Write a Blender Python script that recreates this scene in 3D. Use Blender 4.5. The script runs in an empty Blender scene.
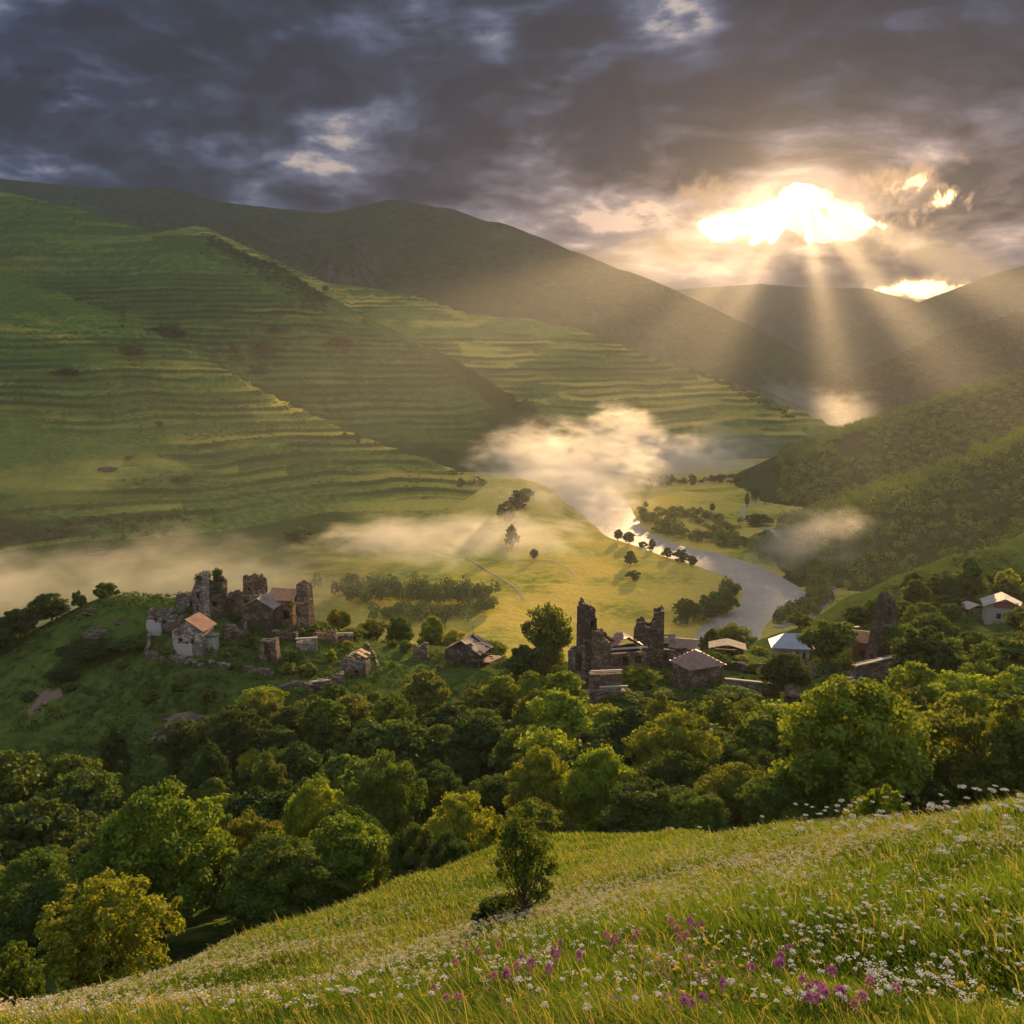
import bpy, math, random
import numpy as np
R = math.radians
SC = bpy.context.scene
COL = SC.collection
# ------------------------------------------------------------------ camera
F_PX = 887.0
PITCH = math.atan2(142.0, F_PX)
cam_d = bpy.data.cameras.new("camera")
cam = bpy.data.objects.new("camera", cam_d)
COL.objects.link(cam)
cam_d.sensor_width = 36.0
cam_d.lens = 36.0 * F_PX / 1024.0
cam_d.clip_start = 0.05
cam_d.clip_end = 60000
cam.location = (0, 0, 0)
cam.rotation_euler = (R(90) - PITCH, 0, 0)
SC.camera = cam

def ray(px, py):
    """direction (per metre of y) of the photograph's pixel: x/y and z/y"""
    u = (px - 512) / F_PX; v = (512 - py) / F_PX
    dy = math.cos(PITCH) + v * math.sin(PITCH)
    dz = -math.sin(PITCH) + v * math.cos(PITCH)
    return u / dy, dz / dy

def pt(px, py, y):
    a, e = ray(px, py)
    return np.array((a * y, y, e * y))

def azel(px, py):
    a, e = ray(px, py)
    return math.degrees(math.atan(a)), math.degrees(math.atan2(e, math.hypot(a, 1)))

# ------------------------------------------------------------------ sun, world, exposure
SUN_PX = (800, 193)
SAZ, SEL = azel(*SUN_PX)
SUN_STRENGTH = 5.0
SUN_COL = (1.0, 0.63, 0.29)
SKY_FILL = 0.27         # brightness of the fill light added to the dome behind and above the camera
HAZE_DENSITY = 3.7e-5
HAZE_G = 0.33
DOME_R = 17000.0

SC.view_settings.view_transform = 'Standard'
SC.view_settings.look = 'None'
SC.view_settings.exposure = 1.4
SC.view_settings.gamma = 1.0
SC.render.engine = 'CYCLES'
cy = SC.cycles
cy.max_bounces = 6; cy.diffuse_bounces = 2; cy.glossy_bounces = 2
cy.transmission_bounces = 3; cy.volume_bounces = 2; cy.transparent_max_bounces = 12
cy.caustics_reflective = False; cy.caustics_refractive = False
cy.use_denoising = True
cy.sample_clamp_indirect = 4.0
cy.volume_max_steps = 256

w = bpy.data.worlds.new("World"); SC.world = w; w.use_nodes = True
nt = w.node_tree
bg = nt.nodes["Background"]
st = nt.nodes.new("ShaderNodeTexSky"); st.sky_type = 'NISHITA'
st.sun_disc = False
st.sun_elevation = R(SEL); st.sun_rotation = R(SAZ)
st.air_density = 1.4; st.dust_density = 2.5
nt.links.new(st.outputs[0], bg.inputs[0]); bg.inputs[1].default_value = 0.05

sun_d = bpy.data.lights.new("sun", 'SUN')
sun = bpy.data.objects.new("sun", sun_d); COL.objects.link(sun)
sun_d.energy = SUN_STRENGTH; sun_d.angle = R(0.53); sun_d.color = SUN_COL
sun.rotation_euler = (R(90 - SEL), 0, R(180 - SAZ))
SDIR = np.array((math.sin(R(SAZ)) * math.cos(R(SEL)), math.cos(R(SAZ)) * math.cos(R(SEL)), math.sin(R(SEL))))

# ------------------------------------------------------------------ node helper
class NG:
    """short-hand for building a node tree out of maths"""
    def __init__(s, tree):
        s.t = tree
    def n(s, typ, **kw):
        x = s.t.nodes.new(typ)
        for k, v in kw.items(): setattr(x, k, v)
        return x
    def put(s, sock, v):
        if isinstance(v, bpy.types.NodeSocket): s.t.links.new(v, sock)
        elif isinstance(v, (tuple, list)) and len(v) == 3 and sock.type == 'RGBA': sock.default_value = (*v, 1)
        else: sock.default_value = v
    def m(s, op, a, b=None, c=None, clamp=False):
        x = s.n("ShaderNodeMath", operation=op, use_clamp=clamp)
        s.put(x.inputs[0], a)
        if b is not None: s.put(x.inputs[1], b)
        if c is not None: s.put(x.inputs[2], c)
        return x.outputs[0]
    def vm(s, op, a, b=None, out=0):
        x = s.n("ShaderNodeVectorMath", operation=op)
        s.put(x.inputs[0], a)
        if b is not None: s.put(x.inputs[1], b)
        return x.outputs[out]
    def mix(s, f, a, b, blend='MIX'):
        x = s.n("ShaderNodeMix", data_type='RGBA', blend_type=blend)
        s.put(x.inputs[0], f); s.put(x.inputs[6], a); s.put(x.inputs[7], b)
        return x.outputs[2]
    def ss(s, v, lo, hi, a=0.0, b=1.0):
        x = s.n("ShaderNodeMapRange", interpolation_type='SMOOTHSTEP')
        s.put(x.inputs[0], v); s.put(x.inputs[1], lo); s.put(x.inputs[2], hi); s.put(x.inputs[3], a); s.put(x.inputs[4], b)
        return x.outputs[0]
    def noise(s, vec, scale, detail=4, rough=0.55, dist=0.0, out=0):
        x = s.n("ShaderNodeTexNoise")
        if vec is not None: s.put(x.inputs['Vector'], vec)
        s.put(x.inputs['Scale'], scale); s.put(x.inputs['Detail'], detail); s.put(x.inputs['Roughness'], rough); s.put(x.inputs['Distortion'], dist)
        return x.outputs[out]
    def xyz(s, v):
        x = s.n("ShaderNodeSeparateXYZ"); s.put(x.inputs[0], v); return x.outputs
    def comb(s, a, b, c):
        x = s.n("ShaderNodeCombineXYZ"); s.put(x.inputs[0], a); s.put(x.inputs[1], b); s.put(x.inputs[2], c); return x.outputs[0]
    def attr(s, name):
        return s.n("ShaderNodeAttribute", attribute_name=name)

def new_mat(name):
    m = bpy.data.materials.new(name); m.use_nodes = True
    t = m.node_tree; t.nodes.clear()
    out = t.nodes.new("ShaderNodeOutputMaterial")
    return m, NG(t), out

# ------------------------------------------------------------------ the sky: a dome of storm cloud with gaps the sun comes through
def gauss(g, az, el, px, py, wx, wy, rot=0.0):
    a0, e0 = azel(px, py)
    sa, se = wx * 0.0646, wy * 0.0646          # pixels -> degrees
    da = g.m('SUBTRACT', az, a0); de = g.m('SUBTRACT', el, e0)
    if rot:
        c, s_ = math.cos(R(rot)), math.sin(R(rot))
        d1 = g.m('ADD', g.m('MULTIPLY', da, c), g.m('MULTIPLY', de, s_))
        d2 = g.m('SUBTRACT', g.m('MULTIPLY', de, c), g.m('MULTIPLY', da, s_))
        da, de = d1, d2
    da = g.m('DIVIDE', da, sa); de = g.m('DIVIDE', de, se)
    r2 = g.m('ADD', g.m('MULTIPLY', da, da), g.m('MULTIPLY', de, de))
    return g.m('EXPONENT', g.m('MULTIPLY', r2, -1.0))

def sky_material():
    m, g, out = new_mat("storm_sky")
    tc = g.n("ShaderNodeTexCoord")
    d = g.vm('NORMALIZE', tc.outputs['Object'])
    x, y, z = g.xyz(d)
    az = g.m('MULTIPLY', g.m('ARCTAN2', x, y), 57.29578)
    el = g.m('MULTIPLY', g.m('ARCSINE', z), 57.29578)
    zz = g.m('ADD', g.m('MAXIMUM', z, 0.0), 0.26)
    q = g.comb(g.m('DIVIDE', x, zz), g.m('DIVIDE', y, zz), g.m('MULTIPLY', z, 2.0))
    big = g.noise(q, 1.7, 3, 0.5, 0.3)
    fine = g.noise(g.vm('ADD', q, (3.7, 1.2, 0.4)), 3.6, 10, 0.62, 0.15)
    soft = g.noise(g.vm('ADD', q, (9.1, 5.2, 2.4)), 3.0, 6, 0.5, 0.2)
    sq = tuple(float(v) for v in (SDIR[0] / (SDIR[2] + 0.26), SDIR[1] / (SDIR[2] + 0.26), SDIR[2] * 2))
    tow = g.vm('MULTIPLY', g.vm('NORMALIZE', g.vm('SUBTRACT', sq, q)), (0.07, 0.07, 0.07))
    fine2 = g.noise(g.vm('ADD', g.vm('ADD', q, (3.7, 1.2, 0.4)), tow), 3.6, 10, 0.62, 0.15)
    emb = g.m('SUBTRACT', fine, fine2)
    def G(*a): return gauss(g, az, el, *a)
    def S(*l):
        r = l[0]
        for k in l[1:]: r = g.m('ADD', r, k)
        return r
    def K(v, k): return g.m('MULTIPLY', v, k)
    # thickness of the cloud: + darker
    thick = S(K(big, 1.0), K(fine, 2.5), K(soft, 1.0), -1.10,
              K(G(230, 50, 210, 55), 0.28), K(G(160, 190, 200, 14), 0.22), K(G(610, 110, 190, 50), 0.34), K(G(560, 20, 60, 50), 0.25), K(G(860, 40, 170, 50), 0.34),
              K(G(1000, 150, 60, 60), 0.12), K(G(60, 90, 90, 40), 0.1), K(G(960, 245, 60, 30), 0.28), K(G(700, 170, 80, 25), 0.2), K(G(440, 160, 60, 20), 0.1),
              K(G(150, 158, 170, 30), -0.16), K(G(330, 130, 46, 18), -0.42), K(G(500, 48, 24, 26), -0.42), K(G(672, 22, 34, 18), -0.50), K(G(940, 150, 30, 10), -0.3), K(G(850, 20, 40, 10), -0.2),
              K(G(1000, 120, 40, 20, -30), -0.25), K(G(590, 185, 70, 18), -0.15), K(G(800, 90, 60, 16), -0.2),
              K(G(560, 215, 120, 25), -0.15), K(G(620, 250, 90, 40), -0.1))
    t = g.m('ADD', g.ss(thick, 1.52, 0.60), K(emb, 3.6), clamp=True)                       # 0 thick .. 1 thin
    cr = g.n("ShaderNodeValToRGB"); e = cr.color_ramp
    e.elements[0].position = 0.0; e.elements[0].color = (0.002, 0.005, 0.014, 1)
    e.elements[1].position = 1.0; e.elements[1].color = (0.19, 0.165, 0.155, 1)
    for p_, c_ in ((0.3, (0.006, 0.012, 0.027, 1)), (0.55, (0.021, 0.031, 0.058, 1)), (0.78, (0.060, 0.067, 0.098, 1))):
        k = e.elements.new(p_); k.color = c_
    g.put(cr.inputs[0], t)
    # nearness to the sun
    near = S(K(G(800, 225, 300, 80), 0.34), K(G(800, 228, 120, 38), 0.5))
    warm = g.mix(g.m('MULTIPLY', near, 0.75, clamp=True), cr.outputs[0], (1.0, 0.60, 0.30), 'OVERLAY')
    lift = g.m('MULTIPLY', near, g.m('ADD', g.m('MULTIPLY', t, 0.55), 0.02))
    lit = g.mix(1.0, warm, g.mix(1.0, g.comb(lift, lift, lift), (1.0, 0.60, 0.30), 'MULTIPLY'), 'ADD')
    # added fill light: dome brightened behind and above the camera (out of the picture)
    back = g.m('MAXIMUM', g.ss(y, 0.35, -0.3), g.ss(z, 0.55, 0.9))
    fill = g.mix(back, lit, (0.75 * SKY_FILL, 0.80 * SKY_FILL, 0.92 * SKY_FILL))
    da = g.m('SUBTRACT', az, SAZ); de = g.m('SUBTRACT', el, SEL)
    rr = g.m('SQRT', g.m('ADD', g.m('MULTIPLY', da, da), g.m('MULTIPLY', g.m('MULTIPLY', de, de), 6.0)))
    # gaps in the cloud round the sun
    br = g.noise(d, 26, 7, 0.62, 0.4)
    br2 = g.noise(g.vm('MULTIPLY', d, (1, 1, 1.8)), 9, 4, 0.55, 0.3)
    ph = g.m('MULTIPLY', g.m('ARCTAN2', g.m('MULTIPLY', de, -1.0), g.m('MULTIPLY', da, -1.0)), 57.29578)   # 0 left, 90 down, 180 right
    ph = g.m('ADD', ph, K(g.m('SUBTRACT', br2, 0.5), 16.0))
    def W(c, w_, k):
        t_ = g.m('DIVIDE', g.m('SUBTRACT', ph, c), w_)
        return K(g.m('EXPONENT', g.m('MULTIPLY', g.m('MULTIPLY', t_, t_), -1.0)), k)
    wedges = S(W(22, 10, 1.15), W(48, 6, 1.1), W(64, 7, 1.05), W(106, 7, 1.0), W(132, 6, 1.0), W(154, 5, 0.9))
    gap = S(g.m('MULTIPLY', wedges, g.ss(rr, 8.6, 5.8)), K(G(798, 195, 17, 10), 1.05), K(G(940, 195, 30, 10), 0.55), K(G(738, 232, 30, 7, 22), 0.6),
            K(G(915, 290, 70, 7), 0.75),
            g.m('MULTIPLY', K(g.m('SUBTRACT', br, 0.5), 2.4), S(G(800, 210, 150, 60), G(940, 195, 50, 24), G(915, 290, 90, 16)), clamp=False), -0.04)
    # thin cloud glowing white hot round the gaps
    loc = S(near, G(940, 195, 60, 30), G(915, 290, 90, 14))
    thin = S(K(g.m('MULTIPLY', g.ss(rr, 8.6, 6.0), g.ss(de, 1.6, 0.2)), 0.42), K(G(745, 224, 58, 12, 8), 0.35), K(G(800, 214, 48, 14), 0.3), K(G(852, 236, 44, 14, -15), 0.45), K(G(808, 203, 34, 8), 0.3), K(G(940, 192, 34, 11), 0.45), K(G(940, 205, 44, 7), 0.12), 
             K(G(915, 290, 66, 8), 0.72), K(G(817, 212, 11, 6, 20), -0.9), g.m('MULTIPLY', S(K(g.m('SUBTRACT', br, 0.5), 3.4), K(g.m('SUBTRACT', br2, 0.5), 1.6)), g.m('ADD', K(loc, 0.9), 0.03)))
    fill = g.mix(g.ss(thin, 0.10, 0.5), fill, (0.27, 0.165, 0.09), 'LIGHTEN')
    fill = g.mix(g.ss(thin, 0.50, 0.90), fill, (0.95, 0.68, 0.36))
    em = g.n("ShaderNodeEmission"); g.put(em.inputs[0], fill)
    hole = g.ss(gap, 0.38, 0.72)
    tr = g.n("ShaderNodeBsdfTransparent")
    mx = g.n("ShaderNodeMixShader"); g.put(mx.inputs[0], hole)
    g.t.links.new(em.outputs[0], mx.inputs[1]); g.t.links.new(tr.outputs[0], mx.inputs[2])
    g.t.links.new(mx.outputs[0], out.inputs[0])
    m.cycles.emission_sampling = 'NONE'
    return m
# ------------------------------------------------------------------ mesh helpers
def mesh_np(name, V, Fc, mats, smooth=True, attrs=None, mat_idx=None):
    """V (n,3); Fc (m,k) quads/tris or list of faces"""
    me = bpy.data.meshes.new(name)
    V = np.asarray(V, dtype=np.float32)
    if isinstance(Fc, np.ndarray):
        m_, k = Fc.shape
        me.vertices.add(len(V)); me.loops.add(m_ * k); me.polygons.add(m_)
        me.vertices.foreach_set("co", V.ravel())
        me.loops.foreach_set("vertex_index", Fc.astype(np.int32).ravel())
        me.polygons.foreach_set("loop_start", (np.arange(m_) * k).astype(np.int32))
        me.polygons.foreach_set("loop_total", np.full(m_, k, dtype=np.int32))
        nf = m_
    else:
        me.from_pydata([tuple(v) for v in V], [], [tuple(f) for f in Fc]); nf = len(Fc)
    me.update(calc_edges=True)
    me.polygons.foreach_set("use_smooth", np.full(nf, bool(smooth)))
    if mat_idx is not None: me.polygons.foreach_set("material_index", np.asarray(mat_idx, dtype=np.int32))
    for k_, a in (attrs or {}).items():
        a = np.asarray(a, dtype=np.float32)
        at = me.attributes.new(k_, 'FLOAT', 'POINT'); at.data.foreach_set("value", a.ravel())
    for m in (mats if isinstance(mats, (list, tuple)) else [mats]): me.materials.append(m)
    return me

def link(name, me, parent=None, loc=(0, 0, 0), rot=0.0, **props):
    o = bpy.data.objects.new(name, me); COL.objects.link(o)
    o.location = loc; o.rotation_euler = (0, 0, rot)
    if parent is not None: o.parent = parent
    for k, v in props.items(): o[k] = v
    return o

def structure(name, me, **p):
    return link(name, me, kind='structure', **p)

# value noise
def _hash(ix, iy, seed):
    h = (ix.astype(np.int64) * 374761393 + iy.astype(np.int64) * 668265263 + seed * 974634777) & 0xFFFFFFFF
    h = ((h ^ (h >> 13)) * 1274126177) & 0xFFFFFFFF
    h = h ^ (h >> 16)
    return (h & 0xFFFFFF) / float(0xFFFFFF)

def vnoise(x, y, seed=0):
    x0 = np.floor(x); y0 = np.floor(y); fx = x - x0; fy = y - y0
    fx = fx * fx * fx * (fx * (fx * 6 - 15) + 10); fy = fy * fy * fy * (fy * (fy * 6 - 15) + 10)
    a = _hash(x0, y0, seed); b = _hash(x0 + 1, y0, seed); c = _hash(x0, y0 + 1, seed); d = _hash(x0 + 1, y0 + 1, seed)
    return (a + (b - a) * fx) * (1 - fy) + (c + (d - c) * fx) * fy

def fbm(x, y, oct=4, seed=0, gain=0.5):
    s = 0; a = 1; t = 0
    for i in range(oct):
        s = s + a * (vnoise(x * 2 ** i + 17.3 * i, y * 2 ** i - 9.1 * i, seed + i) - 0.5); t += a; a *= gain
    return s / t * 2

def smooth01(v, a, b):
    t = np.clip((v - a) / (b - a), 0, 1); return t * t * (3 - 2 * t)

# ------------------------------------------------------------------ the sky dome
def make_sky():
    nu, nv = 96, 48
    V = []; F = []
    for j in range(nv + 1):
        e = -math.pi / 2 + math.pi * j / nv
        for i in range(nu):
            a = 2 * math.pi * i / nu
            V.append((DOME_R * math.cos(e) * math.sin(a), DOME_R * math.cos(e) * math.cos(a), DOME_R * math.sin(e)))
    for j in range(nv):
        for i in range(nu):
            F.append((j * nu + i, j * nu + (i + 1) % nu, (j + 1) * nu + (i + 1) % nu, (j + 1) * nu + i))
    structure("sky", mesh_np("sky", V, np.array(F), sky_material()))
make_sky()
# ------------------------------------------------------------------ the lie of the land
FLOOR = -230.0
def floor_y(px, py):
    return FLOOR / ray(px, py)[1]

# near ground: control points (px, py, y, [z offset])  -> tangent of elevation, thin plate spline in (angle, ln y)
NEAR = [
    # meadow
    (512, 1060, 5.5), (0, 1060, 5.8), (1024, 1060, 5.4), (-250, 1060, 7), (1300, 1060, 5.4),
    (512, 1000, 8.0), (0, 1040, 13), (1024, 1000, 7.4), (250, 1010, 11), (780, 1000, 7.6),
    (60, 1005, 20), (250, 938, 27), (400, 882, 38), (500, 853, 50), (600, 839, 58), (700, 838, 46), (800, 832, 30), (900, 822, 22), (1024, 810, 17), (1300, 770, 17),
    (512, 930, 16), (512, 880, 29), (300, 985, 16), (400, 930, 22), (650, 900, 17), (650, 860, 30), (780, 900, 13), (900, 900, 11), (1024, 900, 9.6), (1024, 850, 13), (900, 860, 15.5), (780, 860, 20),
    (-250, 1080, 22), (512, 861, 40), (600, 851, 44), (650, 847, 40), (448, 880, 36), (560, 862, 36), (330, 918, 30),
    # drop behind the meadow into the wood
    (60, 1045, 27), (250, 985, 36), (400, 925, 50), (500, 900, 62), (600, 880, 72), (700, 880, 62), (800, 885, 45), (900, 900, 36), (1024, 905, 32), (1300, 890, 32),
    (0, 985, 60), (150, 955, 72), (300, 915, 80), (450, 885, 86), (600, 865, 86), (700, 850, 80), (850, 845, 78), (1000, 850, 76), (1250, 850, 76), (-250, 985, 62),
    # ravine floor and back up
    (-250, 900, 115), (0, 880, 115), (150, 860, 120), (300, 840, 120), (450, 825, 120), (600, 805, 120), (750, 800, 118), (900, 785, 120), (1024, 770, 120), (1250, 740, 120),
    (-200, 800, 160), (0, 770, 165), (100, 775, 165), (200, 765, 160), (300, 755, 158), (400, 752, 158), (520, 748, 155), (600, 738, 158), (700, 735, 155), (800, 735, 155), (900, 722, 155), (1024, 700, 160), (1250, 640, 170),
    # left grass hill and its skyline
    (-150, 745, 195), (0, 700, 200), (100, 700, 195), (60, 735, 180), (0, 655, 225), (60, 625, 232), (100, 600, 240), (150, 598, 246), (190, 600, 244), (100, 650, 215), (160, 650, 208), (-150, 720, 230),
    # village shelf, left cluster
    (200, 650, 205), (250, 652, 205), (200, 680, 192), (300, 680, 192), (350, 680, 195), (270, 628, 222), (310, 628, 226), (230, 608, 236), (250, 600, 242), (350, 640, 228), (400, 645, 235), (330, 700, 183), (230, 720, 178), (150, 720, 182),
    # middle
    (440, 660, 222), (500, 660, 225), (430, 645, 238), (540, 668, 225), (600, 690, 200), (600, 668, 215), (660, 668, 222), (690, 690, 200), (720, 680, 205), (760, 672, 220), (640, 700, 186), (540, 700, 190), (450, 700, 190), (720, 655, 235), (650, 655, 235),
    # right
    (790, 665, 240), (850, 690, 185), (880, 672, 200), (830, 660, 235), (800, 700, 185), (900, 650, 240), (950, 680, 190), (1024, 650, 220), (1000, 622, 300), (940, 640, 270), (1150, 600, 280),
    # meadow ridge on the right and what runs up to the forest hill
    (760, 642, 300), (830, 610, 340), (890, 580, 380), (950, 556, 430), (1020, 535, 520), (1150, 480, 560), (800, 655, 270), (900, 615, 310), (960, 590, 350), (1024, 570, 400),
]
NEAR_Z = [  # (px column, y, z) hidden ground falling away behind the shelf and the ridge
    (-150, 320, -150), (50, 330, -150), (150, 330, -150), (250, 330, -150), (350, 330, -160), (450, 330, -160), (550, 330, -165), (650, 330, -170), (720, 350, -185), (790, 420, -190),
    (-150, 430, -250), (50, 430, -250), (250, 430, -250), (450, 430, -250), (600, 430, -250), (700, 450, -250), (790, 520, -250), (850, 500, -205), (850, 600, -250), (920, 620, -205), (930, 750, -250), (1000, 720, -150), (1000, 900, -250), (1150, 800, -150), (1250, 1100, -250),
    (-250, 800, -320), (200, 800, -320), (600, 800, -320), (900, 1300, -330),
]
_P = []; _E = []
for px, py, yy in NEAR:
    a, e = ray(px, py); _P.append((a * 1.6, math.log(yy))); _E.append(e * yy / (yy + 2.0))
for px, yy, zz in NEAR_Z:
    a, _ = ray(px, 600); _P.append((a * 1.6, math.log(yy))); _E.append(zz / (yy + 2.0))
_P = np.array(_P); _E = np.array(_E)
def _tps(r2): return np.where(r2 > 0, 0.5 * r2 * np.log(np.maximum(r2, 1e-12)), 0)
_n = len(_P)
_K = _tps(((_P[:, None] - _P[None]) ** 2).sum(-1)) + np.eye(_n) * 2e-4
_A = np.zeros((_n + 3, _n + 3)); _A[:_n, :_n] = _K; _A[:_n, _n] = 1; _A[:_n, _n + 1:] = _P; _A[_n:, :_n] = _A[:_n, _n:].T
_W = np.linalg.solve(_A, np.concatenate([_E, np.zeros(3)]))
def near_z(x, y):
    a = (np.clip(x / np.maximum(y, 1e-6), -1.6, 1.6) * 1.6).ravel(); l = np.log(np.clip(y, 3.5, 1400)).ravel()
    out = np.empty(len(a))
    for s in range(0, len(a), 60000):
        q = np.stack([a[s:s + 60000], l[s:s + 60000]], 1)
        r2 = ((q[:, None, :] - _P[None]) ** 2).sum(-1)
        out[s:s + 60000] = _tps(r2) @ _W[:_n] + _W[_n] + q @ _W[_n + 1:]
    z = out.reshape(np.shape(x)) * (np.clip(y, 3.5, 1400) + 2.0)
    return z

# far hills: crest lines by (px, py, y); slope of the flanks; rounding of the crest
RIDGES = [
    ("terraced_hill", [(-420, 110, 2600), (-200, 180, 2250), (0, 266, 2000), (90, 305, 1930), (150, 332, 1880), (230, 377, 1790), (300, 410, 1720), (350, 432, 1660), (420, 457, 1600), (480, 480, 1520), (510, 505, 1420), (530, 545, 1280)], 0.46, 34),
    ("terraced_hill", [(-500, 62, 3900), (-200, 130, 3500), (0, 191, 3200), (70, 206, 3100), (150, 231, 2950), (205, 236, 2850), (265, 262, 2780), (330, 300, 2650), (395, 335, 2520), (450, 375, 2400), (495, 425, 2250), (508, 455, 2100)], 0.60, 50),
    ("grassy_spur", [(200, 225, 4300), (320, 281, 3700), (400, 292, 3500), (470, 313, 3350), (520, 318, 3250), (560, 326, 3150), (640, 366, 2950), (720, 406, 2750), (790, 434, 2600), (825, 447, 2520)], 0.40, 90),
    ("mountain", [(-500, 172, 6600), (-200, 165, 6800), (0, 179, 6500), (100, 189, 6300), (165, 188, 6200), (205, 200, 6150), (260, 207, 6100), (330, 214, 6000), (395, 200, 5900), (440, 208, 5800), (490, 222, 5700), (515, 232, 5600), (560, 250, 5400), (610, 269, 5200), (680, 301, 5000), (740, 331, 4800), (790, 362, 4600), (820, 388, 4400)], 0.45, 120),
    ("mountain", [(440, 208, 5800), (450, 250, 4700), (500, 300, 4100)], 0.5, 80),
    ("mountain", [(165, 188, 6200), (230, 225, 5200), (320, 262, 4500)], 0.5, 80),
    ("mountain", [(560, 300, 11500), (640, 292, 11000), (700, 288, 10500), (760, 284, 10300), (800, 287, 10000), (860, 288, 9800), (905, 304, 9600), (960, 330, 9300), (1050, 380, 9000)], 0.45, 150),
    ("mountain", [(1300, 200, 6800), (1150, 235, 6600), (1024, 267, 6400), (985, 281, 6300), (950, 294, 6200), (900, 316, 6000), (860, 338, 5800), (820, 362, 5500), (795, 390, 5000)], 0.45, 120),
    ("mountain", [(1350, 235, 4700), (1150, 285, 4400), (1024, 315, 4200), (980, 326, 4100), (930, 350, 4000), (880, 378, 3850), (845, 398, 3700), (815, 414, 3600)], 0.48, 90),
    ("forested_hill", [(1400, 230, 2400), (1200, 305, 2100), (1024, 382, 1900), (990, 390, 1860), (940, 405, 1800), (890, 425, 1740), (850, 446, 1680), (815, 470, 1600), (803, 490, 1520)], 0.52, 50),
    ("forested_hill", [(1500, 250, 1500), (1200, 370, 1250), (1080, 425, 1120), (1024, 453, 1060), (980, 478, 1040), (940, 502, 1020), (900, 526, 1000), (860, 556, 960)], 0.52, 40),
    ("river_meadow", [(840, 470, 1900), (790, 482, 1750), (740, 497, 1560)], 0.22, 40),
    ("river_meadow", [(480, 478, 1560), (512, 478, 1500), (524, 500, 1400), (548, 540, 1180)], 0.40, 25),
    ("terraced_hill", [(-300, 540, 1150), (0, 548, 1120), (110, 560, 1090), (170, 585, 1020)], 0.45, 25),
]
RN = [r[0] for r in RIDGES]
def ridge_heights(x, y):
    """height and index of the ruling hill at each point"""
    best = np.full(x.shape, FLOOR - 40.0); second = best.copy(); idx = np.full(x.shape, -1, dtype=np.int32)
    for k, (nm, pts, sl, rnd) in enumerate(RIDGES):
        P3 = np.array([pt(*p) for p in pts])
        if k in (0, 1):   # soften a little sideways wobble of the crest
            pass
        wob = fbm(x / 420.0, y / 420.0, 4, 11 + k) * (60 if y.max() > 3000 else 60)
        spur = fbm(x / 900.0 + 5, y / 900.0, 3, 31 + k)
        h = np.full(x.shape, -1e9); dmin = np.full(x.shape, 1e9)
        for a, b in zip(P3[:-1], P3[1:]):
            d = b[:2] - a[:2]; L2 = (d ** 2).sum()
            t = np.clip(((x - a[0]) * d[0] + (y - a[1]) * d[1]) / L2, 0, 1)
            dist = np.hypot(x - (a[0] + t * d[0]), y - (a[1] + t * d[1]))
            cz = a[2] + t * (b[2] - a[2])
            fade = np.clip(dist / 300.0, 0, 1)
            dd = np.sqrt(dist ** 2 + rnd ** 2) - rnd
            if k in (0, 1, 2):      # the far flank falls away more steeply
                side = d[0] * (y - a[1]) - d[1] * (x - a[0])
                dd = dd * np.where(side > 0, 1.9, 1.0)
            hh = cz - dd * sl * (1 + 0.28 * spur * fade)
            h = np.maximum(h, hh); dmin = np.minimum(dmin, dist)
        # gullies that run down the flanks
        fr = np.clip((P3[:, 2].max() - h) / 160.0, 0, 1) * smooth01(dmin, 20, 260 if nm != 'mountain' else 700)
        h = h + fade_g(k) * wob * np.minimum(fr, 1) * 0.35
        if nm == "mountain":
            rg = 1 - np.abs(fbm(x / 520.0, y / 900.0, 4, 77 + k))
            h = h - (1 - rg) * 300 * np.clip((h - FLOOR) / 500.0, 0, 1) * np.minimum(fr, 1)
        up = h > best
        second = np.where(up, best, np.maximum(second, h)); best = np.where(up, h, best); idx = np.where(up, k, idx)
    return best, idx, best - second
def fade_g(k): return 1.0 if k < 11 else 0.3

# the river's banks, traced at their real place on the valley floor
BANKS = [((556, 497), (600, 487)), ((578, 510), (618, 497)), ((597, 529), (629, 512)), ((613, 538), (638, 526)), ((640, 546), (656, 536)), ((668, 555), (685, 546)), ((697, 564), (718, 553)), ((722, 573), (752, 563)),
         ((740, 582), (785, 579)), ((745, 592), (803, 592)), ((741, 603), (793, 606)), ((728, 613), (772, 615)), ((710, 621), (762, 625)), ((700, 632), (757, 636)), ((696, 650), (755, 652)), ((694, 668), (752, 670))]
def fp(px, py):
    yy = floor_y(px, py); return ray(px, py)[0] * yy, yy
def resample(P, n):
    # Catmull-Rom through the points, then even spacing
    Q = []
    for i in range(len(P) - 1):
        p0, p1, p2, p3 = P[max(i - 1, 0)], P[i], P[i + 1], P[min(i + 2, len(P) - 1)]
        for t in np.linspace(0, 1, 12, endpoint=False):
            Q.append(0.5 * ((2 * p1) + (-p0 + p2) * t + (2 * p0 - 5 * p1 + 4 * p2 - p3) * t * t + (-p0 + 3 * p1 - 3 * p2 + p3) * t ** 3))
    Q.append(P[-1]); Q = np.array(Q)
    s = np.concatenate([[0], np.cumsum(np.linalg.norm(np.diff(Q, axis=0), axis=1))])
    u = np.linspace(0, s[-1], n)
    return np.stack([np.interp(u, s, Q[:, k]) for k in range(Q.shape[1])], 1)
_B4 = resample(np.array([(*fp(*l), *fp(*r)) for l, r in BANKS]), 180)
LBs, RBs = _B4[:, :2], _B4[:, 2:]
RC = (LBs + RBs) / 2; _T = np.gradient(RC, axis=0); _T /= np.linalg.norm(_T, axis=1)[:, None]
RW = np.abs((LBs - RBs)[:, 0] * -_T[:, 1] + (LBs - RBs)[:, 1] * _T[:, 0]) / 2 + 4

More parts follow.
